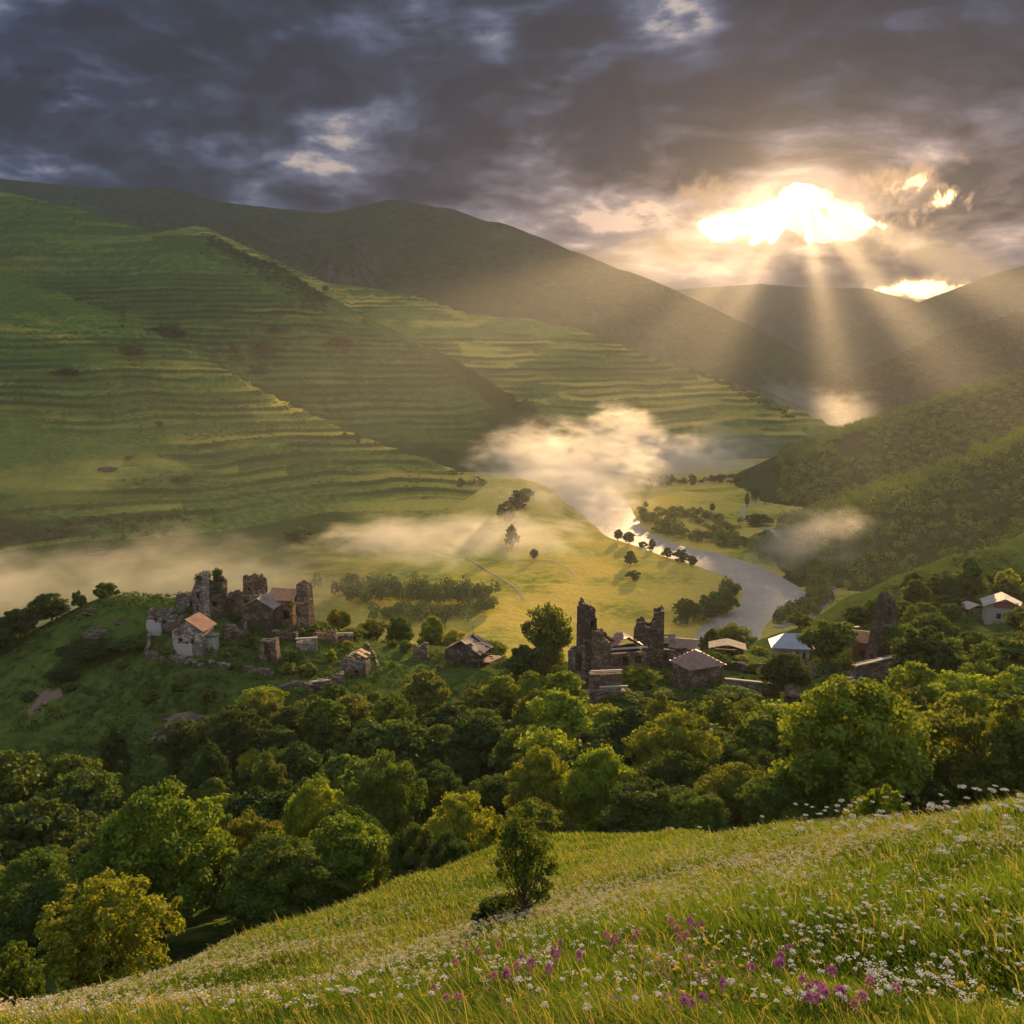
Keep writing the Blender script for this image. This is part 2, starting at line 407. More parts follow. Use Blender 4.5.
def river_d(x, y):
    """signed distance beyond the water's edge (negative in the river)"""
    d = np.full(x.shape, 1e9)
    near = (x > -250) & (x < 700) & (y > 600) & (y < 2100)
    xs, ys = x[near], y[near]; dd = np.full(xs.shape, 1e9)
    for (cx, cyy), w_ in zip(RC, RW):
        dd = np.minimum(dd, np.hypot(xs - cx, ys - cyy) - w_)
    d[near] = dd
    return d

TERR = {0: 13.0, 1: 17.0, 2: 18.0}
def terrain(x, y, full=False):
    x = np.asarray(x, float); y = np.asarray(y, float); shp = x.shape
    x = np.atleast_1d(x); y = np.atleast_1d(y)
    nz = near_z(x, y)
    # small relief of the near ground
    r = np.hypot(x, y)
    nz = nz + fbm(x / 2.6, y / 2.6, 3, 3) * 0.10 * smooth01(r, 2, 8) + fbm(x / 11, y / 11, 3, 4) * np.clip(r / 60, 0, 1) * 0.9
    fz, idx, gap = ridge_heights(x, y)
    gul = (1 - smooth01(gap + 22 * fbm(x / 70, y / 70, 3, 91), 10, 75)) * (fz > FLOOR + 8)
    gul = np.maximum(gul, (idx == 1) * 0.85 * (1 - smooth01(gap + 70 * fbm(x / 160, y / 160, 4, 93), 50, 190)))
    gul = gul * (1 - ((x > -420) & (x < 250) & (y < 1950)))
    gul = np.maximum(gul, (idx == 2) * 0.7 * (1 - smooth01(gap + 60 * fbm(x / 160, y / 160, 4, 94), 20, 130)))
    riser = np.zeros(x.shape); level = np.zeros(x.shape); tint = np.zeros(x.shape)
    terr_h = fz + 16 * fbm(x / 330, y / 330, 3, 51)
    for k, S in TERR.items():
        msk = idx == k
        if not msk.any(): continue
        hv = terr_h[msk]; up_ = {0: smooth01(fz[msk], 110, 20) * 0.7 + 0.3, 1: smooth01(fz[msk], 330, 200) * 0.9 + 0.1}.get(k, 1.0)
        hv = hv + 4 * fbm(x[msk] / 120, y[msk] / 120, 2, 55); xs, ys = x[msk], y[msk]
        q = hv / S + 1000; b = np.floor(q); f = q - b
        step = np.where(f < 0.72, f * 0.07 / 0.72, 0.07 + (f - 0.72) * 0.93 / 0.28) - f
        cult = smooth01(fbm(xs / 380, ys / 260, 3, 61 + k), -0.35, 0.0) * (1 - gul[msk]) * smooth01(fz[msk], -225, -195)
        fz[msk] += step * S * cult * 0.95 * up_
        level[msk] = q - 1000
        riser[msk] = cult * up_ * (0.25 + 0.75 * smooth01(vnoise(xs / 110, ys / 110 + b * 3.1, 9), 0.15, 0.6))
        along = np.floor((xs + 0.35 * ys) / (220 + 260 * _hash(b, b * 0, 5)) + 7 * _hash(b, b * 0 + 3, 6))
        tint[msk] = _hash(b, along, 8) * cult + 0.5 * (1 - cult)
        if k == 0: tint[msk] = np.clip(tint[msk] + 0.5 * smooth01(xs, -420, -120) * smooth01(fz[msk], -60, -110) - 0.35 * smooth01(xs, -350, -700), 0, 1)  # golden toe crop, with its sunlight put into the tint; duller westward
        if k == 1: tint[msk] = np.clip(tint[msk] - 0.25, 0, 1)
    fl = FLOOR + fbm(x / 160, y / 160, 4, 21) * 3.0 + fbm(x / 30, y / 30, 2, 22) * 0.5
    rd = river_d(x, y)
    fl = np.where(rd < 60, fl * 1 + (FLOOR - fl) * (1 - smooth01(rd, 5, 60)), fl)
    fl = np.where(rd < 4, FLOOR - 3.2 + smooth01(rd, -6, 4) * 3.2, fl)
    # smooth union of the hills with the valley floor
    kk = 14.0
    dlt = np.clip((fz - fl) / kk, -6, 6)
    far = np.where(rd < 4, fl, np.maximum(fz, fl) + kk * 0.25 * np.exp(-dlt ** 2))
    far = np.where(rd < 40, fl + (far - fl) * smooth01(rd, 4, 40), far)
    fidx = np.where(fz > fl + 2, idx, -1)
    tint = np.where(gul > 0.5, 0.3, tint)
    isn = (nz > far) & (r < 1300)
    z = np.where(isn, nz, far)
    reg = np.where(isn, -2, fidx)
    if full: return z, reg, (riser, level, gul * (idx >= 0)), tint, rd
    return z.reshape(shp)

def gz(x, y):
    return float(terrain(np.array([x]), np.array([y]))[0])

def hit(px, py, y0=3.0, y1=9000.0, n=1500):
    """where the photograph's pixel meets the ground"""
    a, e = ray(px, py)
    ys = np.exp(np.linspace(math.log(y0), math.log(y1), n))
    z = terrain(a * ys, ys)
    below = np.nonzero(e * ys < z)[0]
    if len(below) == 0: yy = y1
    else:
        i = below[0]
        if i == 0: yy = ys[0]
        else:
            f0 = e * ys[i - 1] - z[i - 1]; f1 = e * ys[i] - z[i]
            yy = ys[i - 1] + (ys[i] - ys[i - 1]) * f0 / (f0 - f1)
    return np.array((a * yy, yy, gz(a * yy, yy)))

# ------------------------------------------------------------------ ground materials
def ground_mat(name, g1, g2, g3, dry, riser=None, patch=0.02, dryscale=0.004, drylo=0.5, dryhi=0.7, bump=1.0, fine=1.5, rock=None, shade=None):
    m, g, out = new_mat(name)
    geo = g.n("ShaderNodeNewGeometry"); P = geo.outputs['Position']
    n1 = g.noise(P, patch, 6, 0.6); n2 = g.noise(P, patch * 7, 6, 0.65); n3 = g.noise(P, fine, 5, 0.7)
    c = g.mix(g.ss(n1, 0.35, 0.65), g1, g2)
    c = g.mix(g.ss(n2, 0.40, 0.66), c, g3)
    d = g.noise(g.vm('MULTIPLY', P, (1, 1, 3)), dryscale, 5, 0.6)
    c = g.mix(g.m('MULTIPLY', g.ss(d, drylo, dryhi), 0.85), c, dry)
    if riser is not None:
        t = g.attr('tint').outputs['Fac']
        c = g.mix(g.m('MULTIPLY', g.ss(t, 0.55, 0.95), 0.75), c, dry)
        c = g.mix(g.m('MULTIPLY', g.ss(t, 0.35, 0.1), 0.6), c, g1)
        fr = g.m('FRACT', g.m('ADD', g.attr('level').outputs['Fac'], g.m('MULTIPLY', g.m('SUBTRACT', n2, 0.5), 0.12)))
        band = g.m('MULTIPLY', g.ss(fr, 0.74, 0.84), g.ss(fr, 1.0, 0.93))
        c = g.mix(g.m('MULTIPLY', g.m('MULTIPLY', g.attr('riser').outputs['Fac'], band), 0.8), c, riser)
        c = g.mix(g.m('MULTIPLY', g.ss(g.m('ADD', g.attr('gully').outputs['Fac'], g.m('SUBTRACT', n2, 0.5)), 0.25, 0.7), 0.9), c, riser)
    if rock is not None:
        nz = g.xyz(geo.outputs['Normal'])[2]
        c = g.mix(g.m('MULTIPLY', g.ss(nz, 0.80, 0.62), g.ss(n2, 0.42, 0.58)), c, rock)
    if shade is not None:      # the western floor's shade is put into a darker green
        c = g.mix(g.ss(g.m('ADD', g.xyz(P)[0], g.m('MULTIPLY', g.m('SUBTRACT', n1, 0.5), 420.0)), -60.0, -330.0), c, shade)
    v = g.m('ADD', g.m('MULTIPLY', n3, 0.9), 0.55)
    c = g.mix(1.0, c, g.comb(v, v, v), 'MULTIPLY')
    b = g.n("ShaderNodeBsdfPrincipled"); g.put(b.inputs['Base Color'], c); b.inputs['Roughness'].default_value = 0.95
    b.inputs['Specular IOR Level'].default_value = 0.0
    bp = g.n("ShaderNodeBump"); bp.inputs['Strength'].default_value = 0.9; bp.inputs['Distance'].default_value = bump
    g.put(bp.inputs['Height'], g.m('ADD', g.m('MULTIPLY', n2, 1.5), n3)); g.t.links.new(bp.outputs[0], b.inputs['Normal'])
    g.t.links.new(b.outputs[0], out.inputs[0])
    return m

G_DARK, G_MID, G_LITE, G_DRY = (0.028, 0.060, 0.016), (0.055, 0.105, 0.024), (0.095, 0.150, 0.035), (0.26, 0.22, 0.055)
M_MEADOW = ground_mat("meadow_soil", (0.05, 0.08, 0.018), (0.10, 0.13, 0.03), (0.14, 0.15, 0.035), (0.22, 0.19, 0.05), patch=0.25, dryscale=0.08, bump=0.05, fine=30)
M_HILL = ground_mat("hillside_grass", (0.028, 0.055, 0.014), (0.060, 0.105, 0.022), (0.10, 0.13, 0.03), (0.19, 0.20, 0.035), patch=0.06, dryscale=0.02, drylo=0.55, dryhi=0.75, bump=0.35, fine=2.2)
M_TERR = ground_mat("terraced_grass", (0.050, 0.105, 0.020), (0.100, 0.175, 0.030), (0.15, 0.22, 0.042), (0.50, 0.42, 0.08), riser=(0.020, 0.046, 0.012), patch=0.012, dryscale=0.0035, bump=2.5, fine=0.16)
M_FLOOR = ground_mat("valley_pasture", (0.15, 0.20, 0.030), (0.34, 0.34, 0.050), (0.46, 0.41, 0.070), (0.62, 0.47, 0.10), patch=0.010, dryscale=0.006, drylo=0.40, dryhi=0.56, bump=1.5, fine=0.2, shade=(0.045, 0.085, 0.020))  # gold carries the sun on the floor, western green carries its shade
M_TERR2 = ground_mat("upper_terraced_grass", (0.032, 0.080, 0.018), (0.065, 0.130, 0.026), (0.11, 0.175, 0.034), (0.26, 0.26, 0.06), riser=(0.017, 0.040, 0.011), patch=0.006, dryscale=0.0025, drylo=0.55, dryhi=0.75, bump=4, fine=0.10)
M_MTN = ground_mat("mountain_heath", (0.010, 0.028, 0.014), (0.022, 0.052, 0.022), (0.038, 0.075, 0.028), (0.070, 0.085, 0.040), patch=0.003, dryscale=0.0012, drylo=0.55, dryhi=0.8, bump=14, fine=0.02, rock=(0.09, 0.085, 0.075))
M_FOREST = ground_mat("forest_floor", (0.022, 0.038, 0.012), (0.035, 0.06, 0.016), (0.05, 0.08, 0.02), (0.09, 0.10, 0.03), patch=0.02, dryscale=0.01, drylo=0.6, dryhi=0.8, bump=3, fine=0.1)

def build_land():
    ang = np.radians(np.concatenate([np.linspace(-56, -36, 60, endpoint=False), np.linspace(-36, 36, 760, endpoint=False), np.linspace(36, 56, 61)]))
    rad = np.concatenate([np.geomspace(1.2, 60, 230, endpoint=False), np.geomspace(60, 500, 240, endpoint=False), np.geomspace(500, 1000, 110, endpoint=False),
                          np.geomspace(1000, 3400, 640, endpoint=False), np.geomspace(3400, 14500, 190)])
    A, Rr = np.meshgrid(ang, rad)
    X = Rr * np.sin(A); Y = Rr * np.cos(A)
    Z, reg, ris, tint, rd = terrain(X.ravel(), Y.ravel(), True)
    nA, nR = len(ang), len(rad)
    V = np.stack([X.ravel(), Y.ravel(), Z], 1)
    i = np.arange((nR - 1) * (nA - 1)); r_, a_ = i // (nA - 1), i % (nA - 1)
    q = r_ * nA + a_
    Fq = np.stack([q, q + 1, q + nA + 1, q + nA], 1)
    cls = np.zeros(len(V), dtype=np.int32)      # 0 valley floor
    rr = np.hypot(V[:, 0], V[:, 1])
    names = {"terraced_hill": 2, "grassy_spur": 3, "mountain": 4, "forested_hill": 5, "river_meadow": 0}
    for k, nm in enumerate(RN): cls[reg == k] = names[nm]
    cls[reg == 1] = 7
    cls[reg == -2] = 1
    # the meadow is the near ground up to its crest
    crest_r = np.interp(np.degrees(np.arctan2(V[:, 0], V[:, 1])), [azel(p, q_)[0] for p, q_, _ in NEAR[15 - 5:20]] if False else [-31, -15, -7, 0, 5, 11, 17, 23, 30], [24, 32, 41, 52, 61, 50, 35, 27, 21])
    cls[(reg == -2) & (rr < crest_r + 4)] = 6
    fc = cls[Fq[:, 0]]
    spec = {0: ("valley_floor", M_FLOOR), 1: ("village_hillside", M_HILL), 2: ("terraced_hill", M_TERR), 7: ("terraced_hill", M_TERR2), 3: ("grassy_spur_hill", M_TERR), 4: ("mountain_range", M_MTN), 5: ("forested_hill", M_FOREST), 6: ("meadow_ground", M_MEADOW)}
    for c, (nm, mt) in spec.items():
        sel = Fq[fc == c]
        if not len(sel): continue
        u, inv = np.unique(sel.ravel(), return_inverse=True)
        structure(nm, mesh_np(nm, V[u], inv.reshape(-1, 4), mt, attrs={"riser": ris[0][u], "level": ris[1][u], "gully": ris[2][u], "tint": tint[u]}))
build_land()

# river
def river_mat():
    m, g, out = new_mat("river_water")
    geo = g.n("ShaderNodeNewGeometry"); P = geo.outputs['Position']
    n = g.noise(g.vm('MULTIPLY', P, (1, 1.0, 1)), 0.22, 6, 0.65, 0.6); n2 = g.noise(P, 0.035, 3, 0.5, 0.5)
    b = g.n("ShaderNodeBsdfPrincipled")
    foam = g.m('MULTIPLY', g.ss(n, 0.52, 0.62), g.ss(n2, 0.40, 0.6))
    g.put(b.inputs['Base Color'], g.mix(g.m('MULTIPLY', foam, 0.6), (0.40, 0.355, 0.30), (0.78, 0.72, 0.64)))
    b.inputs['Roughness'].default_value = 0.48; b.inputs['IOR'].default_value = 1.33; b.inputs['Specular IOR Level'].default_value = 0.38
    bp = g.n("ShaderNodeBump"); bp.inputs['Strength'].default_value = 0.9; bp.inputs['Distance'].default_value = 1.6
    g.put(bp.inputs['Height'], n); g.t.links.new(bp.outputs[0], b.inputs['Normal'])
    g.t.links.new(b.outputs[0], out.inputs[0]); return m
def build_river():
    N = len(RC); nw = 12; V = []
    t = np.gradient(RC, axis=0); t /= np.linalg.norm(t, axis=1)[:, None]; nrm = np.stack([-t[:, 1], t[:, 0]], 1)
    for i in range(N):
        for k in range(nw + 1):
            s = (k / nw * 2 - 1) * (RW[i] + 3)
            p = RC[i] + nrm[i] * s
            V.append((p[0], p[1], FLOOR - 1.6))
    F = [(i * (nw + 1) + k, i * (nw + 1) + k + 1, (i + 1) * (nw + 1) + k + 1, (i + 1) * (nw + 1) + k) for i in range(N - 1) for k in range(nw)]
    structure("river_water", mesh_np("river_water", V, np.array(F), river_mat()))
build_river()
# ------------------------------------------------------------------ river mist
def ico(n=3):
    import bmesh
    bm = bmesh.new(); bmesh.ops.create_icosphere(bm, subdivisions=n, radius=1.0)
    V = np.array([v.co[:] for v in bm.verts]); F = np.array([[v.index for v in f.verts] for f in bm.faces]); bm.free()
    return V, F
ICO2 = ico(2); ICO3 = ico(3); ICO4 = ico(4)
def mist_mat(name, dens, col=(0.95, 0.95, 0.95), seed=0.0, sc=2.2):
    m, g, out = new_mat(name)
    tc = g.n("ShaderNodeTexCoord"); P = tc.outputs['Object']
    geo = g.n("ShaderNodeNewGeometry").outputs['Position']
    r = g.vm('LENGTH', P, out=1)
    x, y, z = g.xyz(P)
    n = g.noise(g.vm('ADD', g.vm('MULTIPLY', geo, (0.010, 0.010, 0.022)), (seed, seed * 1.7, seed)), sc, 7, 0.62, 0.6)
    nb = g.noise(g.vm('ADD', g.vm('MULTIPLY', geo, (0.006, 0.006, 0.012)), (seed * 2.3, seed, 4.4)), 1.0, 2, 0.5, 0.8)
    body = g.m('SUBTRACT', g.m('ADD', g.m('ADD', g.m('MULTIPLY', n, 3.0), g.m('MULTIPLY', nb, 2.2)), -1.70), g.m('MULTIPLY', g.m('MULTIPLY', r, r), 1.25))
    d = g.m('MULTIPLY', g.ss(body, 0.0, 0.95), dens)
    v = g.n("ShaderNodeVolumePrincipled"); v.inputs['Color'].default_value = (*col, 1)
    g.put(v.inputs['Density'], d); v.inputs['Anisotropy'].default_value = 0.42
    g.t.links.new(v.outputs[0], out.inputs['Volume'])
    m.cycles.volume_sampling = 'DISTANCE'
    return m
MIST_D = 1.3
MISTS = [  # px, py (middle of bank), y, half sizes (m), density
    (562, 486, 1690, (160, 200, 72), 0.0058), (558, 508, 1480, (110, 150, 46), 0.0050), (540, 470, 1780, (100, 120, 60), 0.0045), (655, 462, 2150, (220, 150, 54), 0.0050), (745, 458, 2450, (200, 150, 50), 0.0026), (620, 450, 2000, (90, 90, 60), 0.007),
    (600, 480, 1800, (110, 110, 40), 0.0045), (640, 471, 1980, (120, 110, 42), 0.0045), (688, 466, 2120, (120, 110, 44), 0.0042), (728, 456, 2350, (130, 120, 50), 0.0040), (768, 450, 2600, (130, 120, 56), 0.0034), (770, 402, 3900, (200, 260, 70), 0.0008), (750, 430, 3100, (130, 160, 80), 0.0020), (690, 474, 2000, (160, 110, 50), 0.0050), (800, 442, 2800, (170, 150, 40), 0.0018), (410, 556, 1120, (130, 120, 26), 0.007), (500, 545, 1180, (130, 110, 24), 0.004),
    (60, 588, 830, (170, 80, 22), 0.0013), (190, 576, 880, (110, 80, 32), 0.0018), (290, 586, 860, (90, 70, 24), 0.0018), (-60, 594, 780, (130, 90, 26), 0.0018), (836, 558, 1010, (74, 70, 34), 0.008), (720, 440, 3000, (200, 160, 40), 0.0015), (780, 408, 3500, (190, 240, 60), 0.0016), (835, 418, 3100, (150, 180, 60), 0.0012),
]
def build_mist():
    for i, (px, py, yy, hs, dn) in enumerate(MISTS):
        c = pt(px, py, yy)
        me = mesh_np("mist", ICO3[0], ICO3[1], mist_mat("mist", dn * MIST_D, seed=i * 3.1))
        o = link("mist", me, loc=tuple(c), kind='stuff'); o.scale = (hs[0] * 1.45, hs[1] * 1.45, hs[2] * 2.0)
build_mist()
# ------------------------------------------------------------------ foliage
def leaf_mat(name, trans=0.45):
    m, g, out = new_mat(name)
    oi = g.n("ShaderNodeObjectInfo"); tone = g.attr('tone').outputs['Fac']
    c = oi.outputs['Color']
    c = g.mix(1.0, c, g.comb(g.m('ADD', g.m('MULTIPLY', tone, 1.1), 0.45), g.m('ADD', g.m('MULTIPLY', tone, 0.9), 0.55), g.m('ADD', g.m('MULTIPLY', tone, 0.5), 0.7)), 'MULTIPLY')
    h = g.n("ShaderNodeHueSaturation"); g.put(h.inputs['Hue'], g.m('ADD', g.m('MULTIPLY', g.m('SUBTRACT', oi.outputs['Random'], 0.5), 0.03), 0.5)); g.put(h.inputs['Color'], c)
    c = h.outputs[0]
    df = g.n("ShaderNodeBsdfDiffuse"); g.put(df.inputs[0], c)
    tl = g.n("ShaderNodeBsdfTranslucent"); g.put(tl.inputs[0], g.mix(1.0, c, (1.35, 1.15, 0.55), 'MULTIPLY'))
    gl = g.n("ShaderNodeBsdfGlossy"); gl.inputs['Roughness'].default_value = 0.55; gl.inputs[0].default_value = (0.5, 0.5, 0.45, 1)
    a = g.n("ShaderNodeMixShader"); a.inputs[0].default_value = trans
    g.t.links.new(df.outputs[0], a.inputs[1]); g.t.links.new(tl.outputs[0], a.inputs[2])
    b = g.n("ShaderNodeMixShader"); b.inputs[0].default_value = 0.03
    g.t.links.new(a.outputs[0], b.inputs[1]); g.t.links.new(gl.outputs[0], b.inputs[2])
    g.t.links.new(b.outputs[0], out.inputs[0]); return m
M_LEAF = leaf_mat("leaves")
def bark_mat():
    m, g, out = new_mat("bark")
    P = g.n("ShaderNodeTexCoord").outputs['Object']
    n = g.noise(g.vm('MULTIPLY', P, (3, 3, 0.6)), 2.5, 5, 0.7)
    b = g.n("ShaderNodeBsdfPrincipled"); g.put(b.inputs['Base Color'], g.mix(n, (0.045, 0.035, 0.025), (0.16, 0.13, 0.10))); b.inputs['Roughness'].default_value = 0.9
    g.t.links.new(b.outputs[0], out.inputs[0]); return m
M_BARK = bark_mat()

def leaves(centres, normals, size, rng, stretch=1.5):
    """one folded leaf quad at each centre"""
    n = len(centres)
    t = rng.normal(size=(n, 3)); t -= (t * normals).sum(1)[:, None] * normals
    t /= np.linalg.norm(t, axis=1)[:, None] + 1e-9
    b = np.cross(normals, t)
    s = (size * (0.6 + 0.8 * rng.random(n)))[:, None]
    a = centres - t * s * stretch * 0.5; c = centres + t * s * stretch * 0.5
    l = centres + b * s * 0.5 + normals * s * 0.12; r = centres - b * s * 0.5 + normals * s * 0.12
    V = np.stack([a, l, c, r], 1).reshape(-1, 3)
    return V, np.arange(n * 4).reshape(-1, 4)

def crown_mesh(name, seed, h, w, n_cl, per, leaf, shape='round', base=0.22, cl=0.30, mat=None):
    """h overall height, w crown width; clumps through the crown's volume; origin at the foot"""
    rng = np.random.default_rng(seed)
    ch = h * (1 - base); cz = h * base + ch / 2
    C = []; S = []
    lob = rng.normal(size=(5, 3)); lob /= np.linalg.norm(lob, axis=1)[:, None]; lk = rng.uniform(-0.25, 0.3, 5)
    while len(C) < n_cl:
        d = rng.normal(size=3); d /= np.linalg.norm(d)
        r = rng.random() ** 0.38
        rad = 1 + (lk * np.clip(lob @ d, 0, 1) ** 2).sum()
        p = d * r * rad * 0.86
        if shape == 'column': rx = 1.0 * (1 - 0.5 * max(p[2], 0) ** 2)
        elif shape == 'cone': rx = 0.95 - 0.55 * p[2]
        elif shape == 'low': rx = 1.15 - 0.35 * max(p[2], 0)
        else: rx = 1.08 - 0.32 * max(p[2], 0) ** 1.5 - 0.25 * max(-p[2], 0)
        if shape != 'low' and p[2] < -0.75: continue
        C.append((p[0] * w / 2 * rx, p[1] * w / 2 * rx, p[2] * ch / 2 + cz)); S.append((1.15 - 0.45 * r) * rng.uniform(0.6, 1.25))
    C = np.array(C); S = np.array(S) * w * cl * 0.5
    if shape == 'column': S *= 1.2
    k = np.repeat(np.arange(n_cl), per); n = len(k)
    d = rng.normal(size=(n, 3)); d[:, 2] = d[:, 2] * 0.8 + 0.25; d /= np.linalg.norm(d, axis=1)[:, None]
    rr = rng.random(n) ** 0.45
    P = C[k] + d * (S[k] * rr)[:, None] * np.array([1, 1, 0.72])
    nr = d + rng.normal(size=(n, 3)) * 0.7 + np.array([0, 0, 0.25]); nr /= np.linalg.norm(nr, axis=1)[:, None]
    P[:, 2] = np.maximum(P[:, 2], h * 0.03)
    V, F = leaves(P, nr, leaf, rng)
    ct = rng.random(n_cl)
    tone = np.repeat(np.clip(0.25 + 0.5 * ct[k] + 0.25 * (rng.random(n) - 0.3), 0, 1), 4)
    return mesh_np(name, V, F, mat or M_LEAF, attrs={"tone": tone}), C

def tube(V, F, path, radii, sides=7):
    path = [np.array(p, float) for p in path]
    off = len(V)
    for i, (p, r) in enumerate(zip(path, radii)):
        d = path[min(i + 1, len(path) - 1)] - path[max(i - 1, 0)]; d = d / (np.linalg.norm(d) + 1e-9)
        a = np.cross(d, (0, 1, 0.1)); a /= np.linalg.norm(a) + 1e-9; b = np.cross(d, a)
        for s in range(sides):
            t = 2 * math.pi * s / sides
            V.append(p + (a * math.cos(t) + b * math.sin(t)) * r)
    for i in range(len(path) - 1):
        for s in range(sides):
            F.append((off + i * sides + s, off + i * sides + (s + 1) % sides, off + (i + 1) * sides + (s + 1) % sides, off + (i + 1) * sides + s))

def trunk_mesh(name, seed, h, C, r0, nb=9):
    rng = np.random.default_rng(seed); V = []; F = []
    lean = rng.uniform(-0.05, 0.05, 2) * h
    path = [(lean[0] * t ** 2, lean[1] * t ** 2, h * 0.75 * t - 0.6 * (t == 0)) for t in np.linspace(0, 1, 8)]
    tube(V, F, path, [r0 * 1.35, r0 * 1.0, r0 * 0.88, r0 * 0.75, r0 * 0.6, r0 * 0.45, r0 * 0.3, r0 * 0.12])
    for i in rng.choice(len(C), min(nb, len(C)), replace=False):
        c = C[i]; t = min(0.75, max(0.2, c[2] / h * 0.55)); s = np.array([lean[0] * t * t, lean[1] * t * t, h * 0.75 * t])
        mid = (s + c) / 2 + np.array([0, 0, -0.04 * h])
        tube(V, F, [s, mid, c], [r0 * 0.45, r0 * 0.28, r0 * 0.07], 5)
    return mesh_np(name, V, np.array(F), M_BARK)

PROTO = {}
def proto(key, seed, h, w, n_cl, per, leaf, shape='round', base=0.2, cl=0.30, r0=None, nb=9):
    cm, C = crown_mesh("crown_" + key, seed, h, w, n_cl, per, leaf, shape, base, cl)
    PROTO[key] = (trunk_mesh("trunk_" + key, seed, h, C, r0 or h * 0.028, nb), cm, h, w)
for i in range(4): proto(f"big{i}", 100 + i, 12, 11, 210 + 20 * i, 130, 0.21, 'round', 0.10, 0.25)
proto("bigcone", 110, 12, 8, 190, 120, 0.21, 'cone', 0.08, 0.27)
proto("feather", 111, 9, 8.5, 260, 60, 0.17, 'round', 0.06, 0.17, nb=30)
for i in range(5): proto(f"mid{i}", 200 + i, 10, 9, 100 + 12 * i, 72, 0.34, ['round', 'round', 'cone', 'round', 'low'][i], 0.10, 0.32)
proto("poplar", 220, 14, 5, 110, 60, 0.40, 'column', 0.05, 0.42)
for i in range(3): proto(f"far{i}", 300 + i, 10, 8.5, 46, 34, 0.75, ['round', 'cone', 'low'][i], 0.06, 0.38, nb=4)
proto("pine", 310, 14, 4.5, 60, 30, 0.7, 'cone', 0.1, 0.45, nb=3)
proto("bush0", 400, 2.5, 3.4, 60, 70, 0.15, 'low', 0.0, 0.34, r0=0.05)
proto("bush1", 401, 2.2, 3.0, 34, 32, 0.34, 'low', 0.0, 0.4, r0=0.05, nb=4)
proto("sapling", 402, 4.0, 1.9, 120, 62, 0.055, 'cone', 0.02, 0.30, r0=0.05, nb=50)
proto("hazel", 403, 3.4, 3.8, 170, 70, 0.10, 'low', 0.02, 0.22, r0=0.05, nb=30)

GREENS = {
    'dark green': (0.038, 0.078, 0.018), 'deep green': (0.055, 0.105, 0.021), 'mid green': (0.088, 0.150, 0.024), 'bright green': (0.150, 0.230, 0.026),
    'yellow-green': (0.190, 0.260, 0.026), 'olive green': (0.130, 0.170, 0.028), 'golden green': (0.230, 0.270, 0.030),
}
def add_tree(key, x, y, h, w, colour, label, category='tree', group=None, rot=None, name=None, sink=0.15, z=None):
    tm, cm, ph, pw = PROTO[key]
    nm = name or {'poplar': 'poplar_tree', 'pine': 'conifer_tree', 'bush0': 'bush', 'bush1': 'bush', 'hazel': 'bush', 'sapling': 'young_tree'}.get(key, 'broadleaf_tree')
    z = gz(x, y) if z is None else z
    root = bpy.data.objects.new(nm, None); COL.objects.link(root)
    root.empty_display_size = 0.5
    root.location = (x, y, z - sink); root.rotation_euler = (0, 0, random.uniform(0, 6.28) if rot is None else rot)
    root.scale = (w / pw, w / pw, h / ph)
    root['label'] = label; root['category'] = category
    if group: root['group'] = group
    a = link('trunk', tm, root); b = link('crown', cm, root)
    k = random.uniform(0.88, 1.14)
    c = GREENS[colour] if isinstance(colour, str) else colour
    b.color = (c[0] * k, c[1] * k, c[2] * k, 1)
    return root

def topix(x, y, z):
    f = y * math.cos(PITCH) - z * math.sin(PITCH); up = y * math.sin(PITCH) + z * math.cos(PITCH)
    return 512 + F_PX * x / f, 512 - F_PX * up / f

random.seed(4)
USED = []
def tree_px(key, px, top, wpx, y, colour, label, **kw):
    """a tree whose crown top shows at (px, top), wpx wide, standing on the ground at distance y"""
    p = pt(px, top, y); g0 = gz(p[0], y)
    h = max(p[2] - g0, 1.0); s = y / F_PX
    USED.append((p[0], y, wpx * s / 2))
    return add_tree(key, p[0], y, h + 0.15, wpx * s, colour, label, z=g0, **kw)

